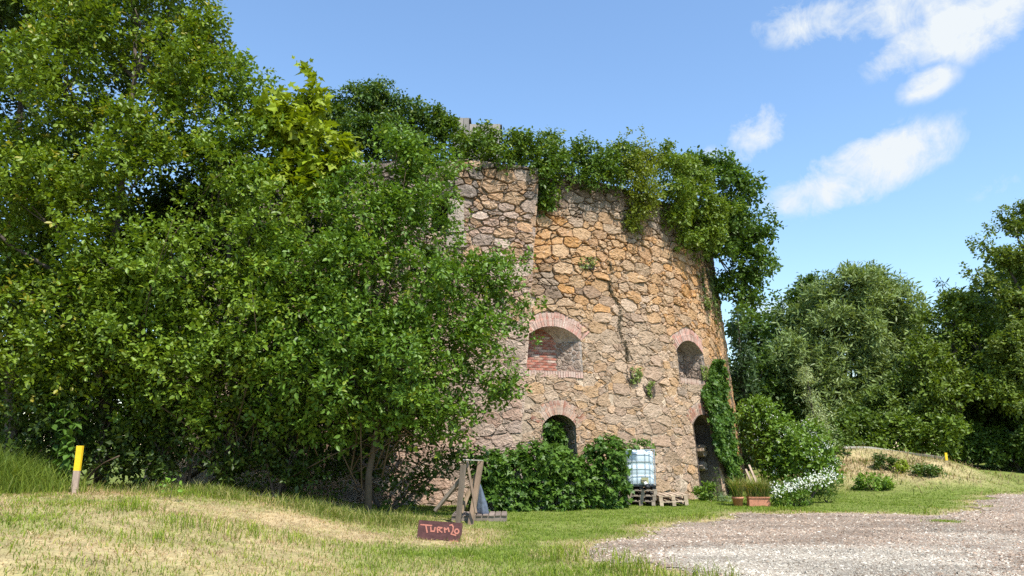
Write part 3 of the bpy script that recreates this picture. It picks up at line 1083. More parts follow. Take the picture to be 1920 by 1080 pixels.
# ------------------------------------------------------------------ plants
T_OVAL = (np.array([[0, 0, 0], [.27, .28, .05], [.25, .66, .04], [0, 1, -.08], [-.25, .66, .04], [-.27, .28, .05]]), [np.array([[0, 1, 2, 3], [0, 3, 4, 5]])])
T_DIAM = (np.array([[0, 0, 0], [.3, .45, .06], [0, 1, -.08], [-.3, .45, .06]]), [np.array([[0, 1, 2], [0, 2, 3]])])
T_NEED = (np.array([[0, 0, 0], [.13, .5, .02], [0, 1, -.03], [-.13, .5, .02]]), [np.array([[0, 1, 2], [0, 2, 3]])])
T_IVY = (np.array([[0, .1, 0], [.34, -.05, .03], [.48, .4, .02], [.2, .52, .04], [0, 1, -.1], [-.2, .52, .04], [-.48, .4, .02], [-.34, -.05, .03]]),
         [np.array([[0, 1, 2, 3, 4], [0, 4, 5, 6, 7]])])
T_MAPLE = (np.array([[0, 0, 0], [.42, .02, .02], [.30, .22, .03], [.62, .52, 0], [.28, .55, .03], [0, 1.05, -.1], [-.28, .55, .03], [-.62, .52, 0], [-.30, .22, .03], [-.42, .02, .02]]),
           [np.array([[0, 1, 2, 3, 4, 5], [0, 5, 6, 7, 8, 9]])])
T_OAK = (np.array([[0, 0, 0], [.16, .3, .03], [.28, .5, .02], [.22, .8, .02], [0, 1, -.06], [-.22, .8, .02], [-.28, .5, .02], [-.16, .3, .03]]),
         [np.array([[0, 1, 2, 3, 4], [0, 4, 5, 6, 7]])])


def put_leaves(mb, P, D, Nn, size, tmpl, colours):
    tv, tf = tmpl
    D = unit(D)
    Sd = unit(np.cross(D, Nn)); Nn = np.cross(Sd, D)
    v = P[:, None] + size[:, None, None] * (tv[None, :, 0:1] * Sd[:, None] + tv[None, :, 1:2] * D[:, None] + tv[None, :, 2:3] * Nn[:, None])
    n, k = len(P), len(tv)
    ix = (np.arange(n) * k)[:, None, None]
    mb.add(v.reshape(-1, 3), [(ix + f[None]).reshape(-1, f.shape[1]) for f in tf], np.repeat(colours, k, 0))


def sub_lobes(blobs, n=9, fr=(.26, .46), spread=.80, squash=.9, core=True):
    """blobs: rows (x, y, z, r) -> many smaller lobes crowding their surface"""
    out = []
    for (x, y, z, r) in blobs:
        if core:
            out.append((x, y, z, r * .55))
        for q in range(n):
            u = rng.normal(size=3); u[2] += .25; u /= np.linalg.norm(u)
            f = rng.uniform(*fr)
            out.append((x + u[0] * r * spread, y + u[1] * r * spread, z + u[2] * r * spread * squash, r * f))
    return np.array(out)


def micro_lobes(lobes, n=6, fr=(.36, .52), spread=.80, cap=.34):
    out = []
    for (x, y, z, r) in lobes:
        m = n if r > .22 else max(2, n // 2)
        if r > .8:
            m = int(n * 1.6)
        for q in range(m):
            u = rng.normal(size=3); u[2] += .35; u /= np.linalg.norm(u)
            out.append((*(np.array([x, y, z]) + u * r * spread), r * rng.uniform(*fr) * (1 if r < .8 else .8)))
    return np.array(out)


def foliage(mb, lobes, dens, leaf, sprig, k, tmpl, ca, cb, tip=None, up=.45, droop=.15, inner=.3, wig=.42, tipp=.3, zmin=None, bias=.2, cull=None):
    lobes = np.asarray(lobes, float)
    cnt = np.maximum((dens * 4 * math.pi * lobes[:, 3] ** 2).astype(int), 3)
    idx = np.repeat(np.arange(len(lobes)), cnt)
    m = len(idx)
    u = rng.normal(size=(m, 3)); u[:, 2] += bias; u = unit(u)
    c, r = lobes[idx, :3], lobes[idx, 3]
    pos = c + u * (r * (1.03 - inner * rng.random(m) ** 1.5))[:, None]
    deep = np.zeros(m, bool)
    if cull is None:
        for i, L in enumerate(lobes):
            deep |= (idx != i) & (((pos - L[:3]) ** 2).sum(1) < (L[3] * .72) ** 2)
    else:
        for L in cull:
            deep |= ((pos - L[:3]) ** 2).sum(1) < (L[3] * .6) ** 2
    if zmin is not None:
        deep |= pos[:, 2] < H(pos[:, 0], pos[:, 1]) + zmin
    pos, u, idx = pos[~deep], u[~deep], idx[~deep]
    m = len(pos)
    if m == 0:
        return
    UP = np.array([0, 0, 1.0])
    sd = unit(u * .9 + UP * up + rng.normal(0, .38, (m, 3)))
    e1 = unit(np.cross(sd, UP + .01)); e2 = np.cross(sd, e1)
    ln = sprig * rng.uniform(.55, 1.3, m)
    mixf = rng.random((m, 1)) * .3 + .45 * rng.random(len(lobes))[idx][:, None] + .25 * vnoise(pos[:, 0] + pos[:, 1], pos[:, 2], .8, 51)[:, None]
    cs_ = np.asarray(ca) * (1 - mixf) + np.asarray(cb) * mixf
    ph0 = rng.uniform(0, 6.28, m)
    PP, DD, NN, SS, CC = [], [], [], [], []
    hastip = rng.random(m) < tipp
    for j in range(k):
        t = (j + .6) / k
        an = ph0 + j * 2.4 + rng.normal(0, .3, m)
        lat = np.cos(an)[:, None] * e1 + np.sin(an)[:, None] * e2
        PP.append(pos + sd * (ln * t)[:, None] + lat * .01)
        D = sd * (.3 + .55 * t) + lat * .85 - UP * droop + rng.normal(0, .15, (m, 3))
        DD.append(D)
        NN.append(UP * .75 + u * .35 + rng.normal(0, wig, (m, 3)))
        SS.append(leaf * rng.uniform(.5, 1.3, m) * (1.0 - .3 * (j == k - 1)))
        cj = cs_ * rng.uniform(.72, 1.28, (m, 1))
        if tip is not None and j >= k - 3:
            cj = np.where(hastip[:, None], cj * .45 + np.asarray(tip) * .55, cj)
        CC.append(cj)
    put_leaves(mb, np.concatenate(PP), np.concatenate(DD), np.concatenate(NN), np.concatenate(SS), tmpl, np.concatenate(CC))


def bend(a, b, n=7, sag=.12):
    a, b = np.asarray(a, float), np.asarray(b, float)
    t = np.linspace(0, 1, n)[:, None]
    L = np.linalg.norm(b - a)
    w = rng.normal(0, sag * L * .35, 3); w[2] = abs(w[2]) * .5
    return a + (b - a) * t + w * np.sin(t * math.pi) + rng.normal(0, .012 * L, (n, 3)) * np.sin(t * math.pi)


def blobs_px(rows):
    out = []
    for (px, py, rpx, Y) in rows:
        p = at(px, py, Y)
        out.append((*p, rpx * Y / FPX * .985))
    return np.array(out)


TRI = [0]


def tree(name, label, cat, base, blobs, tr, fol, lobes_n=11, fr=(.24, .42), spread=.80, top=None, limbs=True, group=None, leaf_mat='leaf', bark=(1, 1, 1), stems=1, twigs=0, core=True, extra=None, stemname='trunk', crown='crown', micro=6):
    global rng
    rng = np.random.default_rng(zlib.crc32(label.encode()))      # every plant keeps its own form
    base = np.asarray(base, float)
    blobs = np.asarray(blobs)
    root = empty(name, base, label, cat, group)
    tb = MB()
    cen = blobs[:, :3].mean(0)
    hi = blobs[np.argmax(blobs[:, 2])]
    for q in range(stems):
        b0 = base + (rng.normal(0, tr * 2.5, 3) * [1, 1, 0] if q else 0) + np.array([0, 0, -.15])
        tp = hi[:3] * .6 + cen * .4 if top is None else np.asarray(top)
        if stems > 1:
            tp = blobs[rng.integers(0, len(blobs)), :3]
        path = bend(b0, tp, 9, .06)
        tb.tube(path, np.linspace(tr, tr * .3, 9) * (1.25 - .25 * np.minimum(np.arange(9), 1)), 8, bark)
        if limbs:
            for bl in (blobs if q == 0 else []):
                d = np.linalg.norm(path - bl[:3], axis=1) + np.maximum(0, path[:, 2] - bl[2] + .3) * 3
                st = path[max(3, int(np.argmin(d)) - 1)]
                tb.tube(bend(st, bl[:3] + np.array([0, 0, .2 * bl[3]]), 7, .15), np.linspace(tr * .42, tr * .1, 7), 6, bark)
                for w in range(5):
                    u = rng.normal(size=3); u[2] = abs(u[2]); u /= np.linalg.norm(u)
                    tb.tube(bend(bl[:3], bl[:3] + u * bl[3] * .65, 5, .12), np.linspace(tr * .16, tr * .04, 5), 5, bark)
    for w in range(twigs):
        bl = blobs[rng.integers(0, len(blobs))]
        a = base + np.array([rng.normal(0, .8), rng.normal(0, .4), rng.uniform(.4, 2.2)])
        b = bl[:3] + rng.normal(0, bl[3] * .5, 3)
        tb.tube(bend(a, b, 6, .2), np.linspace(.016, .004, 6), 4, (1.3, 1.15, .95))
    tb.build(stemname, M['bark'], root, True, base)
    cb_ = MB()
    lob = sub_lobes(blobs, lobes_n, fr, spread, core=core)
    foliage(cb_, micro_lobes(lob, micro), cull=lob, **fol) if micro else foliage(cb_, lob, **fol)
    if extra is not None:
        foliage(cb_, extra, **fol)
    TRI[0] += sum(len(f) * (f.shape[1] - 2) for f in cb_.f)
    cb_.build(crown, M[leaf_mat], root, False, base)
    return root, lob


PLUM = dict(dens=21, leaf=.122, sprig=.36, k=8, tmpl=T_OVAL, ca=(.062, .115, .010), cb=(.12, .175, .014), tip=(.17, .20, .02), zmin=.5, tipp=.12, bias=.5, wig=.34, inner=.22)
PLUM2 = dict(PLUM, ca=(.055, .115, .016), cb=(.10, .175, .022))

# --- the thicket in front of the tower, left
tree('plum_tree', 'tallest plum tree at the thicket edge, crown running out of the top of the picture', 'tree', ground_z(at(190, 900, 16.3)),
     blobs_px([(250, 40, 150, 16.5), (130, 50, 95, 16.8), (120, 180, 130, 15.8), (350, 160, 110, 16.4), (400, 90, 60, 16.9), (90, 420, 130, 15.4), (270, 330, 120, 16.0), (-70, 330, 140, 15.6),
               (300, -90, 130, 17), (130, 610, 120, 15.3), (-40, 560, 110, 15.3), (200, 510, 90, 15.4), (30, 720, 80, 15.4), (190, 720, 70, 15.5)]), .13, dict(PLUM, tip=(.26, .21, .03)))
tree('dark_tree', 'dark tall tree behind the plum in the top corner of the thicket', 'tree', ground_z(at(30, 880, 19)),
     blobs_px([(10, 60, 130, 19.5), (60, -80, 150, 19.5), (-90, 250, 170, 19), (-140, 0, 200, 19), (100, 330, 100, 19), (250, 470, 120, 19), (60, 640, 120, 19)]), .16,
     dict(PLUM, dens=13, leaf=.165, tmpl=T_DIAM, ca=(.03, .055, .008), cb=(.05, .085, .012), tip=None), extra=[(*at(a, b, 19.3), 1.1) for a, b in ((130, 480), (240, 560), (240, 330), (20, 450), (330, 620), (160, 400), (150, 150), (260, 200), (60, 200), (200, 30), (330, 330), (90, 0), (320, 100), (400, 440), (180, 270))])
tree('plum_tree', 'middle plum tree whose crown slopes down towards the maple', 'tree', ground_z(at(430, 920, 16.4)),
     blobs_px([(450, 210, 90, 17.2), (500, 270, 75, 17.0), (415, 330, 105, 16.5), (480, 430, 115, 16), (330, 520, 110, 15.4), (450, 600, 110, 15.4), (250, 640, 90, 15.2), (340, 690, 90, 15.4), (440, 710, 75, 15.5), (540, 600, 70, 15.7), (390, 780, 60, 15.8), (280, 790, 55, 15.9)]),
     .10, dict(PLUM, ca=(.066, .125, .014), cb=(.12, .185, .02)), twigs=26)
tree('maple_sapling', 'young maple with large yellow green lobed leaves', 'tree', ground_z(at(565, 930, 17.4)),
     blobs_px([(575, 195, 38, 17.2), (540, 245, 60, 17.0), (585, 265, 45, 17.0), (548, 325, 55, 16.9), (610, 325, 42, 17), (590, 375, 38, 16.9), (640, 290, 22, 17)]),
     .06, dict(dens=18, leaf=.24, sprig=.35, k=4, tmpl=T_MAPLE, ca=(.115, .175, .010), cb=(.19, .235, .012), up=.3, droop=.25, inner=.5, wig=.45), lobes_n=7,
     extra=[(*at(574, 150, 17.2), .12), (*at(578, 128, 17.2), .08)])
tree('cherry_plum_tree', 'slender trunked cherry plum reaching across the tower wall', 'tree', ground_z(at(690, 968, 16.4)),
     blobs_px([(740, 310, 62, 16.6), (800, 345, 62, 16.8), (680, 400, 95, 16.3), (790, 450, 95, 16.6), (715, 555, 125, 15.9), (860, 545, 85, 16.8), (945, 570, 44, 17.2), (880, 670, 85, 16.6),
               (930, 735, 42, 16.9), (770, 700, 115, 15.8), (640, 640, 95, 15.4), (580, 540, 90, 15.5), (600, 720, 85, 15.3), (840, 800, 62, 16.5), (545, 680, 70, 15.3), (700, 790, 62, 15.9), (610, 810, 52, 16.0), (770, 800, 55, 16.1), (520, 790, 52, 15.9), (660, 500, 75, 16.1)]), .075, PLUM2, twigs=26, top=at(712, 360, 16.6),
     bark=(1.3, 1.25, 1.15), extra=[(*at(845, 310, 16.9), .2), (*at(715, 262, 16.6), .2), (*at(1000, 590, 17.4), .25), (*at(965, 500, 17.3), .28), (*at(930, 520, 17.3), .3), (*at(990, 640, 17.4), .18), (*at(780, 268, 16.8), .16)])
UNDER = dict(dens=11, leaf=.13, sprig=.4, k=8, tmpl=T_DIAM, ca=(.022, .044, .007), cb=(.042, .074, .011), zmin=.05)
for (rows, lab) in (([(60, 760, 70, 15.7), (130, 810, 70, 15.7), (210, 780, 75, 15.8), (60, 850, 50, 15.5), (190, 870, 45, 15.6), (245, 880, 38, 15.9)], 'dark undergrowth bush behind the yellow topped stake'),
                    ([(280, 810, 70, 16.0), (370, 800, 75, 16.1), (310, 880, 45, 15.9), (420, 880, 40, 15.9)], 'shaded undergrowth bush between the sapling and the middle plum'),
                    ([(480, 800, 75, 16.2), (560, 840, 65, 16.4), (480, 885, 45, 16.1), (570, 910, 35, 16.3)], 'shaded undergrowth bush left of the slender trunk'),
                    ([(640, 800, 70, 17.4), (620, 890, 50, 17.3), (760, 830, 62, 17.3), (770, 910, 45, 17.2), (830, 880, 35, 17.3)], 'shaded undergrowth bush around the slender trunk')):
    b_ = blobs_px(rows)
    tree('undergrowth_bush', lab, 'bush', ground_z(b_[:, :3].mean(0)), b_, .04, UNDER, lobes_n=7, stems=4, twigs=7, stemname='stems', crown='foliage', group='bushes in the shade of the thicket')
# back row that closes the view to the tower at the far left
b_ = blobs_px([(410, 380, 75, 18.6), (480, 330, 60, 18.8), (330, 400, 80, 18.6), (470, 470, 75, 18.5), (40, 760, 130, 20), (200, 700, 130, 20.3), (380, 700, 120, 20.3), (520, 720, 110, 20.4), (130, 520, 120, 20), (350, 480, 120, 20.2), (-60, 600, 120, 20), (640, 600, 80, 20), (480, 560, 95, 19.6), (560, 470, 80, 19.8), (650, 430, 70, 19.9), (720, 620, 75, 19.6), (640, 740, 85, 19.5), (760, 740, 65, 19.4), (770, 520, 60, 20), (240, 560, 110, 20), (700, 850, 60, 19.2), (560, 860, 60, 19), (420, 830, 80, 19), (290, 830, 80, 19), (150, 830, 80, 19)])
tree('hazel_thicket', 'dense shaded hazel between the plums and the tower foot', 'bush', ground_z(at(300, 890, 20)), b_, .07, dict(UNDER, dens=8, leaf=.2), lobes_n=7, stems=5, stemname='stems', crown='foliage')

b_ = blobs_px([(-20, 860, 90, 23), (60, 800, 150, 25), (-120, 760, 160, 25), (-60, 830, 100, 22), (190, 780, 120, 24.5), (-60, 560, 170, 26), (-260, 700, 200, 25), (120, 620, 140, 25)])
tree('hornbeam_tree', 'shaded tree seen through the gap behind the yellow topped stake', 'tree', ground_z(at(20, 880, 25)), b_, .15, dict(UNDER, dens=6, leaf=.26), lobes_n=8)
# nettle-like plant beside the stake
rt = empty('nettle_plant', ground_z(at(105, 880, 14.9)), 'big leaved nettle like plant leaning out beside the stake', 'plant')
p0 = np.array(rt.location)
sb, lb = MB(), MB()
for q in range(9):
    tp = p0 + np.array([rng.normal(0, .28), rng.normal(0, .18), rng.uniform(.8, 1.75)])
    path = bend(p0 + rng.normal(0, .12, 3) * [1, 1, 0], tp, 9, .1)
    sb.tube(path, np.linspace(.009, .003, 9), 5, (.5, .9, .35))
    for j in range(2, 9):
        for sg in range(3):
            a = rng.uniform(0, 6.28)
            D = np.array([math.cos(a), math.sin(a), rng.uniform(-1.0, -.2)])
            put_leaves(lb, path[j][None], D[None], np.array([[0, 0, 1.0]]) + rng.normal(0, .3, (1, 3)), np.array([rng.uniform(.13, .24)]), T_OVAL, np.array([[.05, .105, .016]]) * rng.uniform(.7, 1.3))
sb.build('stems', M['bark'], rt, True, p0)
lb.build('leaves', M['leaf'], rt, False, p0)
# small sapling on the bank
rt = empty('oak_seedling', gnd(318, 938), 'small green seedling on bare soil in the dry grass', 'plant')
p0 = np.array(rt.location)
sb, lb = MB(), MB()
sb.tube(bend(p0, p0 + [.02, 0, .22], 5), np.linspace(.006, .003, 5), 5)
sb.build('stem', M['bark'], rt, True, p0)
foliage(lb, [(*(p0 + [0, 0, .2]), .11), (*(p0 + [.1, 0, .14]), .07)], dens=60, leaf=.07, sprig=.08, k=4, tmpl=T_OVAL, ca=(.08, .16, .02), cb=(.14, .22, .03))
lb.build('leaves', M['leaf'], rt, False, p0)

# --- green on the tower head
IVYG = dict(dens=36, leaf=.14, sprig=.26, k=6, tmpl=T_DIAM, ca=(.04, .085, .010), cb=(.085, .14, .014), up=.15, droop=.35, inner=.35, tip=(.15, .19, .02), tipp=.2)


def head_plant(name, label, rows, fol, n=9, spread=.75, extra=None, fr=(.3, .5), cat='creeper'):
    b_ = blobs_px(rows)
    c = b_[:, :3].mean(0)
    base = np.array([c[0], c[1] + .3, TOP])
    return tree(name, label, cat, base, b_, .05, fol, lobes_n=n, spread=spread, stems=4, stemname='stems', crown='foliage', extra=extra, fr=fr)


head_plant('climbing_creeper', 'dark green creeper mound on the tower head behind the maple',
           [(640, 215, 48, 22.6), (700, 205, 50, 22.8), (755, 225, 48, 23), (660, 265, 50, 22.2), (730, 270, 55, 22.3), (805, 250, 42, 22.9), (790, 290, 40, 22.2), (600, 240, 50, 22.6), (690, 182, 26, 23)], dict(IVYG, ca=(.035, .075, .014), cb=(.06, .11, .018)), n=11)
head_plant('climbing_creeper', 'bright green creeper below the roof shed draping over the bay',
           [(845, 254, 34, 22.7), (895, 264, 32, 22.6), (860, 290, 34, 21.9), (910, 290, 36, 21.8), (960, 276, 36, 22.4), (985, 290, 40, 22.2), (945, 308, 30, 21.7), (1020, 300, 36, 22.4), (1035, 272, 24, 22.8)], IVYG, n=10)
head_plant('climbing_creeper', 'creeper hanging in a dark tongue beside the wall corner',
           [(1015, 335, 26, 22.0), (1045, 325, 34, 22.5), (1028, 362, 20, 22.3), (1090, 305, 38, 23.0), (1075, 335, 26, 22.75), (1125, 315, 38, 23.3), (1110, 340, 24, 22.95), (1160, 310, 40, 23.7), (1150, 342, 26, 23.35), (1022, 385, 10, 22.25)], dict(IVYG, ca=(.04, .09, .012)), n=10)
arc = [(1160, 275), (1172, 255), (1190, 246), (1207, 256), (1214, 272)]
head_plant('flowering_shrub', 'yellow green feathery shrub spilling over the wall head with a curled tendril',
           [(1185, 330, 36, 23.7), (1205, 360, 34, 23.8), (1195, 400, 26, 23.75), (1215, 320, 36, 24.2), (1185, 425, 15, 23.8), (1225, 380, 20, 24.1), (1205, 290, 20, 24.2)],
           dict(IVYG, leaf=.11, ca=(.085, .12, .012), cb=(.13, .165, .016), k=7, sprig=.34), n=10, cat='shrub',
           extra=[(*at(a, b, 23.3), .05) for a, b in arc] + [(*at(1202, 278, 23.3), .1)])
head_plant('roof_shrub', 'rounded light green shrub overhanging the wall between feathery shrub and oak',
           [(1265, 320, 38, 25.2), (1300, 335, 42, 25.9), (1262, 370, 38, 24.9), (1310, 390, 46, 26.0), (1270, 412, 30, 24.9), (1318, 440, 40, 26.2), (1292, 452, 26, 25.4), (1345, 400, 36, 26.5), (1250, 295, 22, 25.2)],
           dict(IVYG, leaf=.14, ca=(.062, .115, .012), cb=(.11, .165, .018), tip=(.16, .2, .03)), n=10, cat='shrub')
ob = blobs_px([(1340, 330, 44, 27.6), (1310, 310, 26, 27.6), (1385, 380, 44, 28), (1392, 440, 46, 28.2), (1356, 470, 40, 27.6), (1402, 500, 44, 28.4), (1380, 540, 38, 28.4), (1425, 450, 26, 28.4), (1405, 555, 34, 28.6), (1355, 420, 44, 27.6), (1385, 345, 24, 28)])
tree('oak_tree', 'small dark oak growing out of the tower head and leaning over its edge', 'tree', wp(12.6, 8.6, -.2), ob, .11,
     dict(dens=26, leaf=.17, sprig=.34, k=6, tmpl=T_OVAL, ca=(.038, .085, .012), cb=(.075, .135, .02), up=.25, inner=.4), lobes_n=10,
     extra=[(*at(1440, 415, 28), .3), (*at(1425, 345, 27), .18), (*at(1405, 345, 27), .22), (*at(1445, 500, 27), .2), (*at(1440, 552, 27), .2), (*at(1430, 595, 27), .16), (*at(1395, 590, 26.7), .3)])
# ivy trailing down the wall below the oak, and the ivy column beside the doorway
root = empty('ivy_trails', wp(12.9, 7.0, .05), 'thin dry ivy trails hanging below the oak', 'ivy')
iv, stm = MB(), MB()
for q in range(34):
    s = rng.uniform(11.6, 14.6); z1 = rng.uniform(8.0, 9.0); z0_ = z1 - rng.uniform(.8, 2.6)
    zz = np.linspace(z1, z0_, 12)
    ss = s + np.cumsum(rng.normal(0, .035, 12))
    path = wp(ss, zz, .07)
    stm.tube(path, np.linspace(.012, .004, 12), 4, (.9, .85, .75))
    m = 26
    t = rng.random(m)
    P = np.stack([np.interp(t, np.linspace(0, 1, 12), path[:, i]) for i in range(3)], 1) + rng.normal(0, .05, (m, 3))
    ph = s / R0
    nrm = np.array([math.sin(ph), -math.cos(ph), .3])
    put_leaves(iv, P, rng.normal(0, .5, (m, 3)) + [0, 0, -.6], nrm + rng.normal(0, .4, (m, 3)), rng.uniform(.06, .12, m), T_IVY, np.array([[.06, .095, .02]]) * rng.uniform(.6, 1.4, (m, 1)))
stm.build('stems', M['bark'], root, True, root.location)
iv.build('leaves', M['leaf'], root, False, root.location)


def wall_ivy(name, label, n, sfun, zr, thick, ca, cb, size=.11, cat='ivy', base=None):
    z = rng.uniform(zr[0], zr[1], n)
    a, b = sfun(z)
    a = a + (vnoise(z, z * 0, 1.7, 61) - .5) * .5
    b = b + (vnoise(z, z * 0 + 3, 1.9, 62) - .5) * .55
    s = a + (b - a) * rng.random(n)
    keep = b > a
    s, z = s[keep], z[keep]
    n = len(s)
    d = (.05 + thick * vnoise(s, z, 1.6, 63) * (.4 + rng.random(n) * .6)) + thick * .8 * smooth(.45, .8, vnoise(s, z, 3.1, 64)) * rng.random(n)
    P = wp(s, z, d)
    ph = s / R0
    nrm = np.stack([np.sin(ph), -np.cos(ph), np.full(n, .45)], 1)
    root = empty(name, wp(float(np.mean(s)), max(zr[0], 0), .1) if base is None else base, label, cat)
    mb = MB()
    mx = rng.random((n, 1))
    D = np.array([0, 0, -.75]) + rng.normal(0, .5, (n, 3)) + nrm * .3
    put_leaves(mb, P, D, nrm + rng.normal(0, .42, (n, 3)), size * rng.uniform(.55, 1.25, n), T_IVY, (np.array(ca) * (1 - mx) + np.array(cb) * mx) * rng.uniform(.75, 1.3, (n, 1)))
    st = MB()
    for q in range(12):
        z0_ = zr[0]; z1 = rng.uniform(zr[0] + .3 * (zr[1] - zr[0]), zr[1])
        zz = np.linspace(z0_, z1, 14)
        a_, b_2 = sfun(zz)
        fr_ = rng.random()
        ss = a_ + (b_2 - a_) * fr_ + np.cumsum(rng.normal(0, .03, 14))
        st.tube(wp(ss, zz, .05), np.linspace(.025, .006, 14), 5)
    st.build('stems', M['bark'], root, True, root.location)
    mb.build('leaves', M['leaf'], root, False, root.location)
    return root


wall_ivy('ivy_column', 'tall glossy ivy climbing the wall beside the dark doorway', 9500,
         lambda z: (np.interp(z, [0, .6, 1.5, 2.5, 3.6, 4.7], [11.7, 11.5, 10.8, 10.35, 10.6, 11.6]), np.interp(z, [0, .6, 1.5, 3.0, 4.0, 4.7], [12.5, 12.7, 13.1, 12.95, 12.6, 12.2])),
         (.0, 4.7), .34, (.035, .085, .012), (.07, .13, .018), .13)
for (lab, s_, z0_, z1_, w_, n_) in (('small tuft of weed in the wall under the stain', 6.9, 3.6, 4.1, .18, 130), ('weed hanging right of the long wall stain', 7.65, 3.2, 3.7, .16, 120),
                                    ('weed growing from the walled up window sill', 10.9, 3.95, 4.45, .35, 220), ('grassy weed high on the orange wall', 5.45, 7.2, 7.6, .2, 110),
                                    ('weed tuft under the roof shrub on the wall', 12.3, 6.7, 7.1, .3, 150)):
    wall_ivy('wall_weed', lab, n_, lambda z: (np.full_like(z, s_ - w_), np.full_like(z, s_ + w_)), (z0_, z1_), .1, (.07, .11, .02), (.13, .17, .04), .07, 'weed')
# dark run-off stain strip: a seam of moss grown in a vertical joint
root = empty('moss_seam', wp(6.6, 5.2, .05), 'dark mossy seam running down the wall between the windows', 'moss')
mb = MB()
n = 1500
z = rng.uniform(4.3, 7.6, n)
s = 6.25 + (7.6 - z) * .16 + rng.normal(0, .045, n) + (vnoise(z, z * 0, 1.5, 70) - .5) * .3
k = rng.random(n) < vnoise(z, s, 2.2, 71) * 1.3
s, z = s[k], z[k]; n = len(s)
put_leaves(mb, wp(s, z, .03 + rng.random(n) * .03), rng.normal(0, 1, (n, 3)), np.array([[.5, -.8, .2]]) + rng.normal(0, .5, (n, 3)), rng.uniform(.03, .06, n), T_DIAM, np.array([[.06, .05, .03]]) * rng.uniform(.5, 1.3, (n, 1)))
mb.build('moss', M['leaf'], root, False, root.location)

# --- vine over the low wall at the tower foot
VINE = dict(dens=44, leaf=.16, sprig=.2, k=5, tmpl=T_IVY, ca=(.035, .085, .013), cb=(.075, .14, .022), up=.1, droop=.5, inner=.35, wig=.4, zmin=.0)
rows = []
for px_ in range(905, 1152, 16):
    t = (px_ - 905) / 262
    Yd = 19.2 + t * 1.9
    topy = 867 - (14 if 1000 < px_ < 1050 else 0) - (16 if px_ > 1115 else 0) + rng.uniform(-12, 9)
    for py_ in np.arange(topy + 12, 955 - t * 6, 24):
        rows.append((px_ + rng.uniform(-6, 6), py_, rng.uniform(15, 27), Yd + rng.uniform(-.12, .12)))
b_ = blobs_px(rows)
b_ = np.array([[x, y + rng.uniform(-.05, .12), z, r] for x, y, z, r in b_])
root = empty('virginia_creeper', ground_z(at(1030, 955, 20.3)), 'vine draped low wall between the timber frame and the water tank', 'vine')
mb = MB()
foliage(mb, b_, **VINE)
mb.build('foliage', M['leaf'], root, False, root.location)
mb = MB()
A, B = at(905, 950, 19.6), at(1168, 945, 21.5)
for q in range(8):
    a, b = A + (B - A) * q / 8, A + (B - A) * (q + 1) / 8
    mb.bar([a[0], a[1], .5], [b[0], b[1], .5], .2, 1.0, (.35, .33, .3))
mb.build('support_wall', M['mortar'], root, False, root.location)
# creeper growing over the tank top, and up into the arched opening
root = empty('vine_in_opening', wp(4.1, .35, .0), 'lush vine filling the low arched opening', 'vine')
mb = MB()
lob = []
for q in range(46):
    s = rng.uniform(3.62, 4.36); z = rng.uniform(.6, 2.42)
    if z > float(arch_z(OPEN['dl'], s)) - .12:
        continue
    lob.append((*wp(s, z, rng.uniform(-.5, -.12) - .25 * (s - 3.6)), rng.uniform(.12, .2)))
foliage(mb, lob, **dict(VINE, dens=34))
mb.build('foliage', M['leaf'], root, False, root.location)
mb = MB()
mb.tube(bend(wp(4.0, .35, -.3), wp(4.0, 2.4, -.3), 9), np.linspace(.02, .008, 9), 5)
mb.build('stem', M['bark'], root, True, root.location)


# ------------------------------------------------------------------ things at the tower foot
def pallet(x, y, z, rz, label, tilt=0.0, wood=(.42, .36, .29), w=.8, d=1.2):
    root = empty('wooden_pallet', (x, y, z), label, 'pallet', 'weathered pallets by the tower')
    root.rotation_euler = (0, tilt, rz)
    k_ = lambda: np.array(wood) * rng.uniform(.75, 1.2)

    def part(nm, c, sz):
        mb = MB()
        mb.box((0, 0, 0), sz, None, k_(), .003)
        o = mb.build(nm, M['wood'])
        o.parent = root
        o.location = c
    for q in (-1, 0, 1):
        part('bottom_board', (q * (w / 2 - .05), 0, .011), (.1, d, .022))
        for e in (-1, 0, 1):
            part('block', (q * (w / 2 - .05), e * (d / 2 - .07), .062), (.1, .14, .078))
    for e in (-1, 0, 1):
        part('cross_board', (0, e * (d / 2 - .07), .112), (w, .14, .02))
    for q in range(5):
        part('deck_board', ((q - 2) * (w - .12) / 4, 0, .134), (.118, d, .022))
    return root


TX, TY = 3.62, 21.75
for q, lab in enumerate(('bottom pallet of the stack under the water tank', 'middle pallet of the stack under the water tank', 'top pallet of the stack right under the water tank')):
    pallet(TX + .02 * (q - 1), TY, .02 + q * .146 + float(H(TX, TY)), .02 * (q - 1), lab, wood=(.25, .20, .155))
pz = float(H(4.5, 21.6))
pallet(4.50, 21.75, pz + .03, .03, 'lower pallet of the short stack beside the tank', -.05, wood=(.40, .31, .22))
pallet(4.49, 21.76, pz + .178, .02, 'upper pallet of the short stack beside the tank', -.05, wood=(.46, .345, .24))

tz = float(H(TX, TY)) + .02 + 3 * .146 + .003
tank = empty('water_tank', (TX, TY, tz), 'pale blue plastic water tank in a steel cage standing on pallets', 'tank')


def tp_(nm, mb, mat_, smooth_=False, par=None):
    o = mb.build(nm, mat_, None, smooth_)
    o.parent = par or tank
    return o


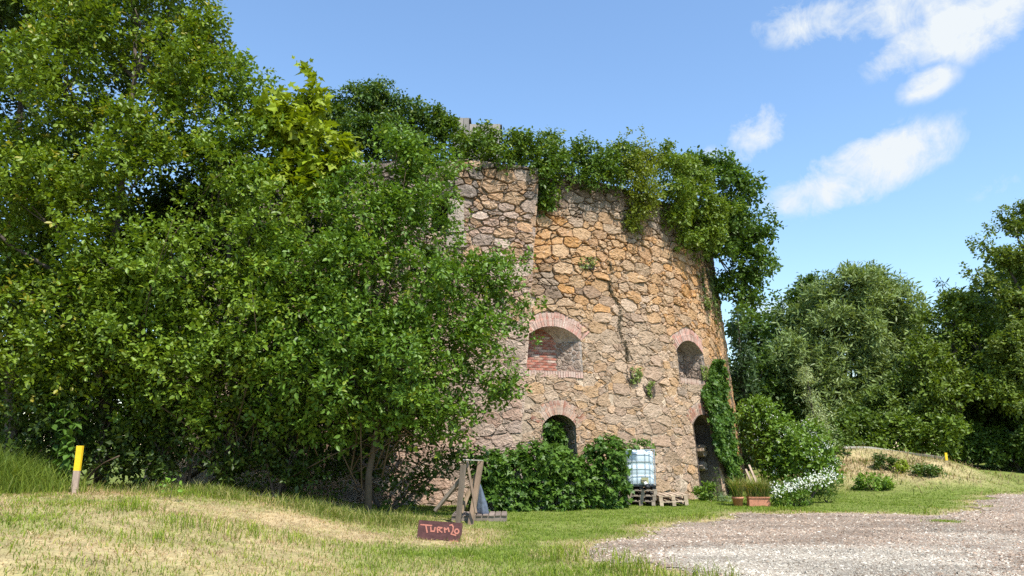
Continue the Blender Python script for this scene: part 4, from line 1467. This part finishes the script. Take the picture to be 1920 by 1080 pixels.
# blow moulded bottle with rounded edges
mb = MB()
prof = [(.02, .03), (.05, .0), (.36, .0), (.39, .05), (.39, .28), (.378, .31), (.39, .34), (.39, .58), (.378, .61), (.39, .64), (.39, .90), (.37, .98), (.28, 1.03), (.05, 1.045)]
sides = 28
a = np.arange(sides) * 2 * math.pi / sides
sq = lambda c, p: np.sign(c) * np.abs(c) ** p
vv = []
for r_, z_ in prof:
    zz_ = z_ * .95 + .1
    vv += [[sq(math.cos(t), .32) * r_ * 1.03, sq(math.sin(t), .32) * r_ * 1.5, zz_] for t in a]
n = len(prof)
i = np.arange(n - 1)[:, None] * sides; j = np.arange(sides)[None]; k = (j + 1) % sides
mb.add(vv, [np.stack([i + j, i + k, i + sides + k, i + sides + j], -1).reshape(-1, 4), (np.arange(sides) + (n - 1) * sides)[None]])
bottle = tp_('bottle', mb, M['tank'], True)
mb = MB(); mb.lathe([(.1, 0), (.1, .05), (.085, .06)], (0, 0, 1.08), 16); tp_('filler_cap', mb, M['black'], False, bottle)
mb = MB()
for q in (-.36, 0, .36):
    mb.box((q, 0, .045), (.1, 1.16, .09))
mb.box((0, -.56, .09), (.84, .1, .03)); mb.box((0, 0, .1), (.8, 1.18, .012))
tp_('base_frame', mb, M['black'])
# cage bars
yy0, xx0 = .6, .415
for z_ in (.16, .36, .56, .76, .95, 1.08):
    mb = MB()
    c_ = .04
    loop = [(-xx0, -yy0 + c_), (-xx0 + c_, -yy0), (xx0 - c_, -yy0), (xx0, -yy0 + c_), (xx0, yy0 - c_), (xx0 - c_, yy0), (-xx0 + c_, yy0), (-xx0, yy0 - c_), (-xx0, -yy0 + c_)]
    mb.tube([(x, y, z_) for x, y in loop], .008, 6)
    tp_('cage_hoop', mb, M['steel'])
for x_ in (-.38, -.235, -.1, .13, .26, .385):
    for y_ in (-yy0 - .013, yy0 + .013):
        mb = MB(); mb.tube([(x_, y_, .1), (x_, y_, .6), (x_, y_, 1.09)], .007, 6); tp_('cage_upright', mb, M['steel'])
for y_ in (-.45, -.22, 0, .22, .45):
    for x_ in (-xx0 - .013, xx0 + .013):
        mb = MB(); mb.tube([(x_, y_, .1), (x_, y_, .6), (x_, y_, 1.09)], .007, 6); tp_('cage_upright', mb, M['steel'])
mb = MB(); mb.box((.1, -.615, .24), (.2, .008, .16), None, (1, 1, 1)); M['plate'] = material('khaki_plate', (.34, .33, .17), .7, attr=False, var=.25, bump=0); tp_('label_plate', mb, M['plate'])
mb = MB(); mb.tube([(.1, -.55, .17), (.1, -.66, .165), (.12, -.74, .12)], [.05, .05, .055], 12)
M['valve'] = material('white_valve', (.75, .75, .73), .5, attr=False, var=.1, bump=0)
tap = tp_('outlet_valve', mb, M['valve'], True)
mb = MB(); mb.box((.05, -.66, .23), (.16, .03, .025)); tp_('valve_handle', mb, M['black'], False, tap)
mb = MB(); mb.tube([(.12, -.74, .12), (.14, -.78, .07), (.15, -.79, .03)], [.06, .062, .062], 12); tp_('valve_cap', mb, M['black'], True, tap)
# vine sprays lapping over the tank
root = empty('vine_spray', (TX - .1, TY - .2, tz + 1.1), 'vine spray lying over the top of the water tank', 'vine')
mb = MB()
lob = [(TX + x, TY - .45 + rng.uniform(-.1, .5), tz + 1.13 + rng.uniform(-.02, .06), .1) for x in np.linspace(-.75, .4, 14)] + [(TX - .62 + rng.uniform(-.1, .1), TY - .3, tz + q, .16) for q in np.linspace(-.3, 1.1, 9)]
foliage(mb, lob, **dict(VINE, dens=38, leaf=.11, zmin=None))
mb.build('foliage', M['leaf'], root, False, root.location)

# timber trestle frame with a sack and a low slatted pallet
def apx(px, py, Y):
    return at(px, py, Y)


fr = empty('timber_frame', ground_z(at(870, 985, 16.2)), 'rough timber trestle frame with crossed braces beside the sign', 'frame')
for nm, a, b, w, cl in (('post', (858, 990, 16.0), (869, 872, 16.0), .12, (.21, .165, .125)), ('post', (881, 993, 16.0), (902, 864, 16.6), .13, (.29, .205, .14)),
                        ('brace', (864, 962, 16.2), (893, 888, 16.75), .085, (.32, .23, .15)), ('brace', (876, 866, 16.2), (892, 962, 15.88), .05, (.24, .17, .115)),
                        ('brace', (816, 958, 16.3), (867, 895, 16.15), .085, (.22, .18, .14)), ('crossbar', (868, 862.5, 16.2), (905, 863.5, 16.55), .03, (.62, .58, .52))):
    mb = MB()
    A, B = apx(*a), apx(*b)
    mb.bar(A, B, w * .8, w * .66, np.array(cl) * .78, .008, .35)
    mb.build(nm, M['wood'], fr, False, A)
sx = ground_z(at(905, 975, 17.0))
pt = empty('slatted_platform', sx, 'low slatted timber platform under the grey sack', 'platform')
for q in range(9):
    mb = MB()
    mb.box((-.95 + q * .135 + .35, 0, .135), (.112, .95, .025), None, np.array([.23, .18, .15]) * rng.uniform(.75, 1.2), .004)
    o = mb.build('slat', M['wood']); o.parent = pt
for e in (-.4, .4):
    mb = MB(); mb.box((-.06, e, .06), (1.2, .1, .12), None, (.2, .16, .13), .004); o = mb.build('bearer', M['wood']); o.parent = pt
mb = MB()
prof = []
n_r, n_s = 12, 20
A, B = at(899.5, 908, 16.75), at(905, 968, 16.9)
vv = []
for q in range(n_r):
    t = q / (n_r - 1)
    c = A + (B - A) * t
    wd = np.interp(t, [0, .15, .6, .92, 1], [.02, .045, .10, .13, .08])
    for a_ in np.arange(n_s) * 2 * math.pi / n_s:
        fold = 1 + .16 * math.sin(a_ * 5 + t * 3) * (.5 + t) + .07 * math.sin(a_ * 9 + 1)
        vv.append([c[0] + wd * fold * math.cos(a_), c[1] + wd * .8 * fold * math.sin(a_), c[2]])
i = np.arange(n_r - 1)[:, None] * n_s; j = np.arange(n_s)[None]; k = (j + 1) % n_s
mb.add(vv, [np.stack([i + j, i + sides * 0 + k, i + n_s + k, i + n_s + j], -1).reshape(-1, 4), (np.arange(n_s) + (n_r - 1) * n_s)[None]])
tag(mb.build('hanging_sack', M['bag'], None, True, B), 'grey blue plastic sack hanging from the timber frame', 'sack')

# painted sign lying in the grass
SW, SH = .76, .36
s_c = gnd(822, 1016)
sg = empty('painted_sign', s_c, 'dark red brown board with hand painted TURM 20 lettering', 'sign')
sg.rotation_euler = (R(-16), R(3.5), R(-4))
mb = MB()
nb = 1
mb.box((0, .012, SH / 2 - .02), (SW, .022, SH), None, (1, 1, 1), .004)
o = mb.build('board', M['board']); o.parent = sg
S2 = SW / 1540.0


def stroke(pts, w=.018):
    mb = MB()
    p3 = [((x - 890) * S2, -.0035, SH - .02 - (y - 180) * S2 * .96 - .005) for x, y in pts]
    for a, b in zip(p3[:-1], p3[1:]):
        mb.bar(a, b, w * rng.uniform(.85, 1.15), .004, (1, 1, 1), 0)
    o = mb.build('letter', M['letter']); o.parent = sg


def strokes(*pls):
    mb = MB()
    for pts in pls:
        p3 = [((x - 890) * S2, -.003, SH - .02 - (y - 180) * S2 * .96) for x, y in pts]
        p3 = np.array(p3)
        for a, b in zip(p3[:-1], p3[1:]):
            d = unit(b - a); nrm = np.array([-d[2], 0, d[0]]); w = .011 * rng.uniform(.85, 1.2)
            v = [a - nrm * w - d * w * .6, a + nrm * w - d * w * .6, b + nrm * w + d * w * .6, b - nrm * w + d * w * .6]
            v = np.array(v + [q + np.array([0, .004, 0]) for q in v])
            v[:, 1] += rng.uniform(-.0012, 0)
            mb.add(v, [np.array([[0, 1, 2, 3], [4, 7, 6, 5], [0, 4, 5, 1], [1, 5, 6, 2], [2, 6, 7, 3], [3, 7, 4, 0]])])
    o = mb.build('letter', M['letter']); o.parent = sg


strokes([(200, 345), (590, 350)], [(375, 340), (420, 480), (460, 600)])
strokes([(560, 410), (590, 550), (700, 545), (715, 410)])
strokes([(790, 420), (830, 575)], [(820, 395), (960, 400), (850, 480), (980, 565)])
strokes([(1040, 405), (1080, 560)], [(1045, 400), (1110, 460), (1170, 390), (1220, 520)])
strokes([(1215, 300), (1290, 270), (1350, 350), (1350, 480), (1300, 595), (1470, 630)])
strokes([(1485 + 72 * math.cos(t), 490 + 78 * math.sin(t)) for t in np.linspace(0, 6.28, 11)])
strokes([(1290, 840), (1420, 850), (1560, 830)], [(1330, 870), (1590, 880)], [(1400, 800), (1450, 880)])


def stake(name, label, px, py0, py1, Y, w, frac, group=None):
    A = at(px, py1, Y); B = at(px + (960 - px) * (py1 - py0) / 6700., py0, Y)
    A[2] = float(H(A[0], A[1]))
    root = empty(name, A, label, 'stake')
    h = B[2] - A[2]
    mb = MB(); mb.bar(A - [0, 0, .1], A + [0, 0, h * (1 - frac)], w, w * .5, (.40, .30, .23), .003); mb.build('shaft', M['wood'], root, False, A)
    mb = MB(); mb.bar(A + [0, 0, h * (1 - frac)], A + [.004, 0, h], w * 1.015, w * .515, (1, 1, 1), .003); mb.build('painted_top', M['paint'], root, False, A)


stake('marker_stake', 'wooden stake with yellow painted top on the dry bank', 138, 836, 935, 13.9, .105, .52)


# ------------------------------------------------------------------ right side garden
def shrub(name, label, rows, fol, n=8, cat='bush', tr=.03, stems=4, extra=None, group=None, lm='leaf', stand=False):
    b_ = blobs_px(rows)
    if stand:      # rows give the foot of each clump
        b_ = np.array([[*(gnd(px, py) + [0, 0, r * Y / FPX * .6]), r * Y / FPX] for px, py, r, Y in rows])
    c = b_[:, :3].mean(0)
    return tree(name, label, cat, ground_z(c), b_, tr, fol, lobes_n=n, stems=stems, stemname='stems', crown='foliage', extra=extra, group=group, leaf_mat=lm)


MID = dict(dens=28, leaf=.17, sprig=.32, k=6, tmpl=T_OVAL, ca=(.06, .12, .014), cb=(.105, .175, .022), zmin=.02, up=.3)
r_, lob = shrub('elder_bush', 'large bright elder bush with white blossom heads against the tower edge',
                [(1440, 800, 42, 28.5), (1475, 825, 52, 28), (1455, 860, 40, 28), (1500, 860, 52, 27), (1535, 885, 34, 26.5), (1475, 890, 36, 27), (1412, 775, 20, 29.5), (1520, 830, 34, 27.5)], MID, 10)
mb = MB()
m = 420
fc = lob[rng.integers(0, len(lob), m)]
u = rng.normal(size=(m, 3)); u[:, 1] = -abs(u[:, 1]) - .1; u[:, 2] = abs(u[:, 2]) * .9; u = unit(u)
P = fc[:, :3] + u * (fc[:, 3] * 1.1 + .1)[:, None]
k = P[:, 0] > np.interp(P[:, 2], [0, 4], [8.4, 9.2])
P, u = P[k], u[k]
for q in range(5):
    put_leaves(mb, P + rng.normal(0, .035, P.shape), rng.normal(0, 1, P.shape), u + [0, 0, .5] + rng.normal(0, .2, P.shape), rng.uniform(.03, .06, len(P)), T_DIAM, np.ones((len(P), 3)))
mb.build('blossoms', M['white'], r_, False, r_.location)
r_, lob = shrub('white_flower_bush', 'low garden bush covered in white flowers by the planters',
                [(1480, 928, 24, 21.8), (1505, 920, 26, 21.9), (1530, 918, 20, 22), (1465, 938, 16, 21.5), (1545, 905, 12, 22), (1500, 940, 20, 21.6)], dict(MID, leaf=.09, dens=24, sprig=.16, ca=(.05, .11, .015)), 7)
mb = MB()
m = 230
t = rng.random(m)
for q in range(4):
    P = np.stack([7.35 + t * 1.75 + 0 * t, 21.45 + rng.normal(0, .2, m), .42 + .42 * t + rng.normal(0, .09, m)], 1) if q == 0 else P + rng.normal(0, .015, (m, 3))
    put_leaves(mb, P, rng.normal(0, 1, P.shape), np.array([[0, -.5, .8]]) + rng.normal(0, .3, P.shape), rng.uniform(.03, .055, m), T_DIAM, np.ones((m, 3)))
mb.build('blossoms', M['white'], r_, False, r_.location)
shrub('rosemary_bush', 'dark upright needle leaved bush at the end of the flower bed', [(1555, 920, 18, 22.3), (1545, 935, 16, 22.2), (1560, 940, 14, 22.2)],
      dict(MID, tmpl=T_NEED, leaf=.12, dens=50, sprig=.3, k=8, up=1.2, ca=(.04, .085, .014), cb=(.08, .13, .025)), 6)
shrub('garden_shrub', 'leafy shrub in front of the dark doorway', [(1322, 922, 17, 23.6), (1332, 936, 16, 23.4), (1312, 935, 12, 23.4)], dict(MID, leaf=.1, dens=30, sprig=.15), 6)
shrub('lavender_clump', 'grey green low clump right of the little cypress', [(1362, 940, 11, 23), (1375, 944, 8, 22.8), (1352, 945, 8, 22.9)],
      dict(MID, tmpl=T_NEED, leaf=.09, dens=60, sprig=.16, ca=(.07, .12, .06), cb=(.12, .17, .09)), 5)
# slim cypress
root = empty('dwarf_cypress', ground_z(at(1346, 942, 23.2)), 'slim dark dwarf cypress before the doorway', 'conifer')
p0 = np.array(root.location)
mb = MB(); mb.tube([p0, p0 + [0, 0, .85]], [.02, .008], 5); mb.build('trunk', M['bark'], root, False, p0)
mb = MB(); foliage(mb, [(*(p0 + [0, 0, z]), .09 * (1.15 - z)) for z in np.linspace(.1, .95, 9)], dens=160, leaf=.09, sprig=.08, k=4, tmpl=T_NEED, ca=(.04, .075, .012), cb=(.07, .11, .02), up=1.5)
mb.build('crown', M['leaf'], root, False, p0)


def pot_plant(rootname, label, pos, build, gx_, n, hmax, wid):
    root = empty(rootname, pos, label, 'planter')
    p0 = np.array(root.location)
    mb = MB(); build(mb, p0); o = mb.build('pot', M['terracotta'], root, True if rootname == 'round_plant_pot' else False, p0)
    mb = MB(); mb.box(p0 + [0, 0, .2], (wid * 1.5, .2, .02), None, (.1, .07, .05)); mb.build('soil', M['soil'], root, False, p0)
    mb = MB()
    xs = p0[0] + rng.uniform(-wid, wid, n); ys = p0[1] + rng.uniform(-.12, .12, n)
    a = rng.uniform(0, 6.28, n)
    hh = rng.uniform(.4, 1, n) * hmax
    b = np.stack([xs, ys, np.full(n, p0[2] + .2)], 1)
    ln = rng.uniform(.05, .55, n)
    d = np.stack([np.cos(a) * np.sin(ln), np.sin(a) * np.sin(ln), np.cos(ln)], 1)
    mid = b + d * (hh * .6)[:, None]
    d2 = unit(d + np.stack([np.cos(a), np.sin(a), -.4 * np.ones(n)], 1) * .6)
    tip = mid + d2 * (hh * .45)[:, None]
    w = np.stack([-np.sin(a), np.cos(a), 0 * a], 1) * .006
    v = np.stack([b - w, b + w, mid + w, mid - w, tip], 1)
    ix = np.arange(n)[:, None] * 5
    cc = np.where(rng.random((n, 1)) < .35, np.array([[.34, .28, .11]]), np.array([[.13, .19, .035]])) * rng.uniform(.7, 1.3, (n, 1))
    mb.add(v.reshape(-1, 3), [ix + np.array([[0, 1, 2, 3]]), ix + np.array([[3, 2, 4]])], np.repeat(cc, 5, 0))
    mb.build('ornamental_grass', M['grass'], root, False, p0)


pot_plant('round_plant_pot', 'round terracotta pot with a wispy ornamental grass', ground_z((6.36, 21.4)),
          lambda mb, p: mb.lathe([(.115, 0), (.15, .2), (.165, .2), (.168, .255), (.15, .255), (.145, .22)], p, 20), 0, 520, .75, .1)
pot_plant('long_planter', 'long terracotta planter box with bushy ornamental grass', ground_z((7.0, 21.6)),
          lambda mb, p: (mb.box(p + [0, 0, .11], (.58, .24, .22), None, None, .004), mb.box(p + [0, 0, .235], (.62, .28, .035), None, None, .003)), 0, 900, .72, .28)
# poles leaning at the tower edge
for q, (a, b) in enumerate((((1428, 920, 25.6), (1404, 872, 26.4)), ((1420, 924, 25.5), (1398, 880, 26.3)), ((1434, 916, 25.9), (1408, 884, 26.4)))):
    A, B = at(*a), at(*b)
    A[2] = float(H(A[0], A[1])) + .02
    mb = MB(); mb.bar(A, B, .07, .05, np.array([.36, .27, .19]) * (1 - .15 * q), .004)
    tag(mb.build('leaning_plank', M['wood'], None, False, A), ('longest plank leaning at the foot of the tower edge', 'inner plank leaning nearest the planters', 'outer plank leaning next to the elder bush')[q], 'plank', 'planks leaning on the tower')

# mound: kerb boards, weeds, stake
kp = [(1580, 842, 34.0), (1632, 844, 33.8), (1690, 848, 33.4), (1733, 856, 32.6), (1775, 866, 31.6)]
kr = empty('edging_boards', at(1690, 852, 33.4), 'line of pale edging boards along the crest of the dry mound', 'edging')
for a, b in zip(kp[:-1], kp[1:]):
    mb = MB()
    A, B = at(*a), at(*b)
    A[2] = H(A[0], A[1]) + .17; B[2] = H(B[0], B[1]) + .17
    d = unit(B - A) * .006
    mb.bar(A + d - [0, 0, .06], B - d - [0, 0, .06], .05, .10, np.array([.46, .42, .37]) * rng.uniform(.9, 1.1), .004)
    mb.build('board', M['wood'], kr, False, A)
stake('marker_stake', 'small far yellow stake at the end of the edging boards', 1775, 849, 866, 31.0, .09, .85)
W = dict(MID, dens=26, leaf=.11, sprig=.2)
shrub('weed_bush', 'bright green weed bush at the foot of the dry mound', [(1630, 920, 18, 27.0), (1650, 919, 17, 27), (1618, 919, 11, 27), (1664, 918, 10, 27)], dict(W, ca=(.075, .15, .015), cb=(.13, .21, .025)), 7, stand=True)
shrub('weed_bush', 'dark tufted weed on the middle of the dry mound', [(1655, 877, 13, 29.5), (1668, 880, 11, 29.5), (1648, 880, 8, 29.5)], dict(W, ca=(.04, .075, .016), cb=(.06, .10, .02), up=.9), 6, stand=True)
shrub('weed_bush', 'yellow green weed just below the dark tuft on the mound', [(1697, 884, 9, 29.5), (1690, 888, 8, 29.5)], dict(W, ca=(.12, .18, .014), cb=(.18, .23, .02)), 5, stand=True)
shrub('weed_bush', 'leafy weed at the shaded end of the mound', [(1733, 892, 13, 29), (1750, 894, 11, 29), (1722, 893, 8, 29)], dict(W, ca=(.045, .09, .016), cb=(.08, .13, .02)), 6, stand=True)
mb = MB()
n = 900
c = ground_z((9.56, 16.9))
X_ = rng.normal(c[0], .17, n); Y_ = rng.normal(c[1], .16, n)
cg = GREEN[rng.integers(0, 4, n)] * rng.uniform(.9, 1.5, (n, 1))
blades(mb, X_, Y_, rng.uniform(.04, .10, n), rng.uniform(.008, .014, n), rng.uniform(.2, 1.0, n), cg * .85, cg)
tag(mb.build('grass_tuft', M['grass'], None, False, c), 'lone green grass tuft in the gravel', 'grass tuft')

n = 6500
X_ = rng.normal(14.6, 2.6, n); Y_ = rng.normal(30.8, 1.7, n)
k = (rng.random(n) < vnoise(X_, Y_, 1.2, 35) ** 1.5 * 1.5) & (gravel_sd(X_, Y_) > .3) & (X_ > 10.6)
X_, Y_ = X_[k], Y_[k]; n = len(X_)
cg = np.where((rng.random((n, 1)) < .62), STRAW[rng.integers(0, 4, n)] * .75, GREEN[rng.integers(0, 4, n)] * .8) * rng.uniform(.6, 1.2, (n, 1))
mb = MB()
blades(mb, X_, Y_, rng.uniform(.08, .38, n), rng.uniform(.015, .03, n), rng.uniform(.2, 1.2, n), cg * .8, cg)
tag(mb.build('rough_grass', M['grass']), 'rough dry grass and stalks over the mound by the wood edge', 'grass', None, 'stuff')
# --- wood edge behind, right
FAR = dict(dens=9, leaf=.28, sprig=.55, k=7, tmpl=T_DIAM, ca=(.035, .07, .012), cb=(.065, .115, .018), inner=.35, up=.4, zmin=.2)


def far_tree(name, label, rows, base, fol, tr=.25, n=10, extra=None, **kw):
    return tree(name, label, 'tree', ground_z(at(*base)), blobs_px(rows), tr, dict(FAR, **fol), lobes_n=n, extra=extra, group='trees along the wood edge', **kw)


far_tree('willow_tree', 'broad round silvery willow in the middle of the wood edge',
         [(1600, 590, 78, 42), (1540, 620, 70, 42), (1660, 600, 74, 42), (1510, 680, 64, 41), (1600, 690, 95, 41), (1700, 660, 64, 41.5), (1560, 750, 75, 40), (1660, 750, 75, 40), (1640, 545, 36, 42)], (1600, 850, 42),
         dict(ca=(.085, .135, .045), cb=(.16, .215, .085), tmpl=T_NEED, leaf=.38, up=.7, dens=11), extra=[(*at(a, b, 42), .5) for a, b in ((1585, 525), (1625, 520), (1660, 530), (1555, 540), (1700, 560), (1720, 590), (1530, 560))])
far_tree('ash_tree', 'dark tree rising left of the silvery willow', [(1505, 575, 36, 45), (1480, 620, 48, 45), (1450, 680, 50, 44), (1500, 690, 60, 44), (1425, 720, 44, 42), (1460, 760, 56, 42), (1520, 545, 22, 45)], (1470, 850, 44), dict(ca=(.035, .07, .015)))
far_tree('sycamore_tree', 'mid green tree between the willow and the tall edge tree', [(1780, 610, 46, 37), (1830, 600, 48, 37), (1770, 670, 56, 36.5), (1840, 660, 60, 36), (1750, 740, 62, 36), (1820, 740, 66, 35.5), (1740, 700, 44, 36), (1795, 570, 26, 37)], (1790, 850, 36), dict(ca=(.06, .10, .012), cb=(.10, .15, .018), leaf=.22))
far_tree('tall_maple_tree', 'tall maple cut off by the picture edge with layered branches', [(1905, 425, 20, 35), (1930, 395, 22, 35), (1885, 495, 26, 35), (1930, 500, 42, 35), (1955, 590, 70, 34.5), (1905, 585, 40, 34.5), (1985, 450, 60, 35.5), (1905, 660, 48, 34), (1960, 720, 80, 34), (1890, 750, 48, 34)], (1960, 880, 35),
         dict(ca=(.06, .105, .014), cb=(.115, .155, .025), leaf=.19, dens=22, sprig=.36, tmpl=T_DIAM), extra=[(*at(1845, 470, 35), .35), (*at(1830, 455, 35), .2), (*at(1870, 485, 35), .35), (*at(1825, 520, 35), .26), (*at(1850, 528, 35), .35), (*at(1815, 508, 35), .14), (*at(1880, 545, 35), .4), (*at(1880, 400, 35), .25), (*at(1862, 430, 35), .22)])
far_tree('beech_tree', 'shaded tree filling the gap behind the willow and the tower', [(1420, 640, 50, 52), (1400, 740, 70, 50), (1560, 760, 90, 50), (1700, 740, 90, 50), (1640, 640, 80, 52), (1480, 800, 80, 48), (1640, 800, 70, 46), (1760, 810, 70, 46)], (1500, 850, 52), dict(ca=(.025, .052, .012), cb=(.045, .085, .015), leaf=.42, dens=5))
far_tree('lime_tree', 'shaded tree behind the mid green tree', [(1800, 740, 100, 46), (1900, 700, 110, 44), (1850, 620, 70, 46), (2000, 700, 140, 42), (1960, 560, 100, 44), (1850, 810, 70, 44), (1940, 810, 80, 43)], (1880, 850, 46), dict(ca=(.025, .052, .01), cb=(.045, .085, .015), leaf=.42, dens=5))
far_tree('alder_tree', 'dark lower tree under the edge maple', [(1860, 790, 60, 37), (1920, 800, 70, 36), (1980, 780, 90, 36), (1840, 730, 50, 38)], (1900, 860, 37), dict(ca=(.03, .06, .01), cb=(.055, .095, .015), leaf=.26, dens=12))


def spruce(label, px, ptop, pbot, Y, wpx):
    A, T_ = at(px, pbot, Y), at(px, ptop, Y)
    A = ground_z(A)
    root = empty('spruce_tree', A, label, 'tree', 'trees along the wood edge')
    h = T_[2] - A[2]
    mb = MB(); mb.tube([A, A + [0, 0, h * .98]], [.2, .02], 7); mb.build('trunk', M['bark'], root, False, A)
    W_ = wpx * Y / FPX
    lob = []
    for t in np.linspace(.12, .99, 26):
        rad = W_ * (1 - t) + .08
        m = max(1, int(9 * (1 - t)) + 1)
        for q in range(m):
            a = rng.uniform(0, 6.28)
            for f in (.35, .75, 1.0):
                lob.append((A[0] + math.cos(a) * rad * f, A[1] + math.sin(a) * rad * f, A[2] + h * t - rad * f * .28 + rng.normal(0, .05), .12 + .16 * (1 - t) * (1.2 - f * .4)))
    mb = MB()
    foliage(mb, lob, dens=16, leaf=.34, sprig=.3, k=5, tmpl=T_NEED, ca=(.018, .042, .014), cb=(.035, .065, .02), up=-.05, droop=.25)
    mb.build('crown', M['leaf'], root, False, A)


spruce('dark spruce standing behind the tower edge', 1400, 580, 850, 38, 55)
spruce('spruce tip between the willow and the edge maple', 1808, 525, 850, 44, 50)
# slim variegated young tree
tree('silver_sapling', 'slim pale silvery young tree above the elder bush', 'tree', ground_z(at(1545, 880, 28.5)),
     blobs_px([(1512, 700, 9, 28.5), (1515, 720, 15, 28.5), (1522, 748, 15, 28.5), (1532, 778, 26, 28.5), (1530, 805, 30, 28.5), (1545, 835, 26, 28.5)]), .05,
     dict(MID, ca=(.17, .23, .12), cb=(.30, .35, .22), leaf=.13, dens=34, sprig=.22, tmpl=T_NEED, up=.9), lobes_n=6, stemname='trunk')
for (lab, rows, c0, c1) in (('bramble bank left under the willow', [(1590, 815, 36, 36), (1630, 800, 38, 36), (1600, 840, 24, 35)], (.045, .085, .012), (.085, .135, .02)),
                            ('pale arching bramble under the willow crown', [(1690, 740, 34, 37), (1730, 765, 36, 37), (1660, 765, 36, 37), (1700, 800, 42, 36)], (.06, .105, .02), (.11, .16, .035)),
                            ('sunlit bramble bank behind the edging boards', [(1680, 820, 36, 35), (1730, 830, 34, 34.5), (1770, 820, 38, 34), (1650, 835, 18, 35), (1700, 846, 16, 34.5)], (.06, .11, .012), (.11, .165, .02)),
                            ('bramble bank beyond the far yellow stake', [(1815, 835, 36, 35.5), (1850, 842, 34, 35), (1800, 848, 22, 35)], (.04, .08, .012), (.07, .12, .018)),
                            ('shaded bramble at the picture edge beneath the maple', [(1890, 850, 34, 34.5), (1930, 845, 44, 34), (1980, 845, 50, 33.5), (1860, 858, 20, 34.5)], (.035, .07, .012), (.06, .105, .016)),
                            ('bramble between elder bush and mound', [(1560, 830, 26, 33), (1575, 850, 18, 33), (1548, 855, 24, 31)], (.04, .08, .012), (.07, .12, .018))):
    shrub('bramble_bush', lab, rows, dict(MID, ca=c0, cb=c1, leaf=.19, dens=22, sprig=.4), 9, group='bramble bank along the wood edge')
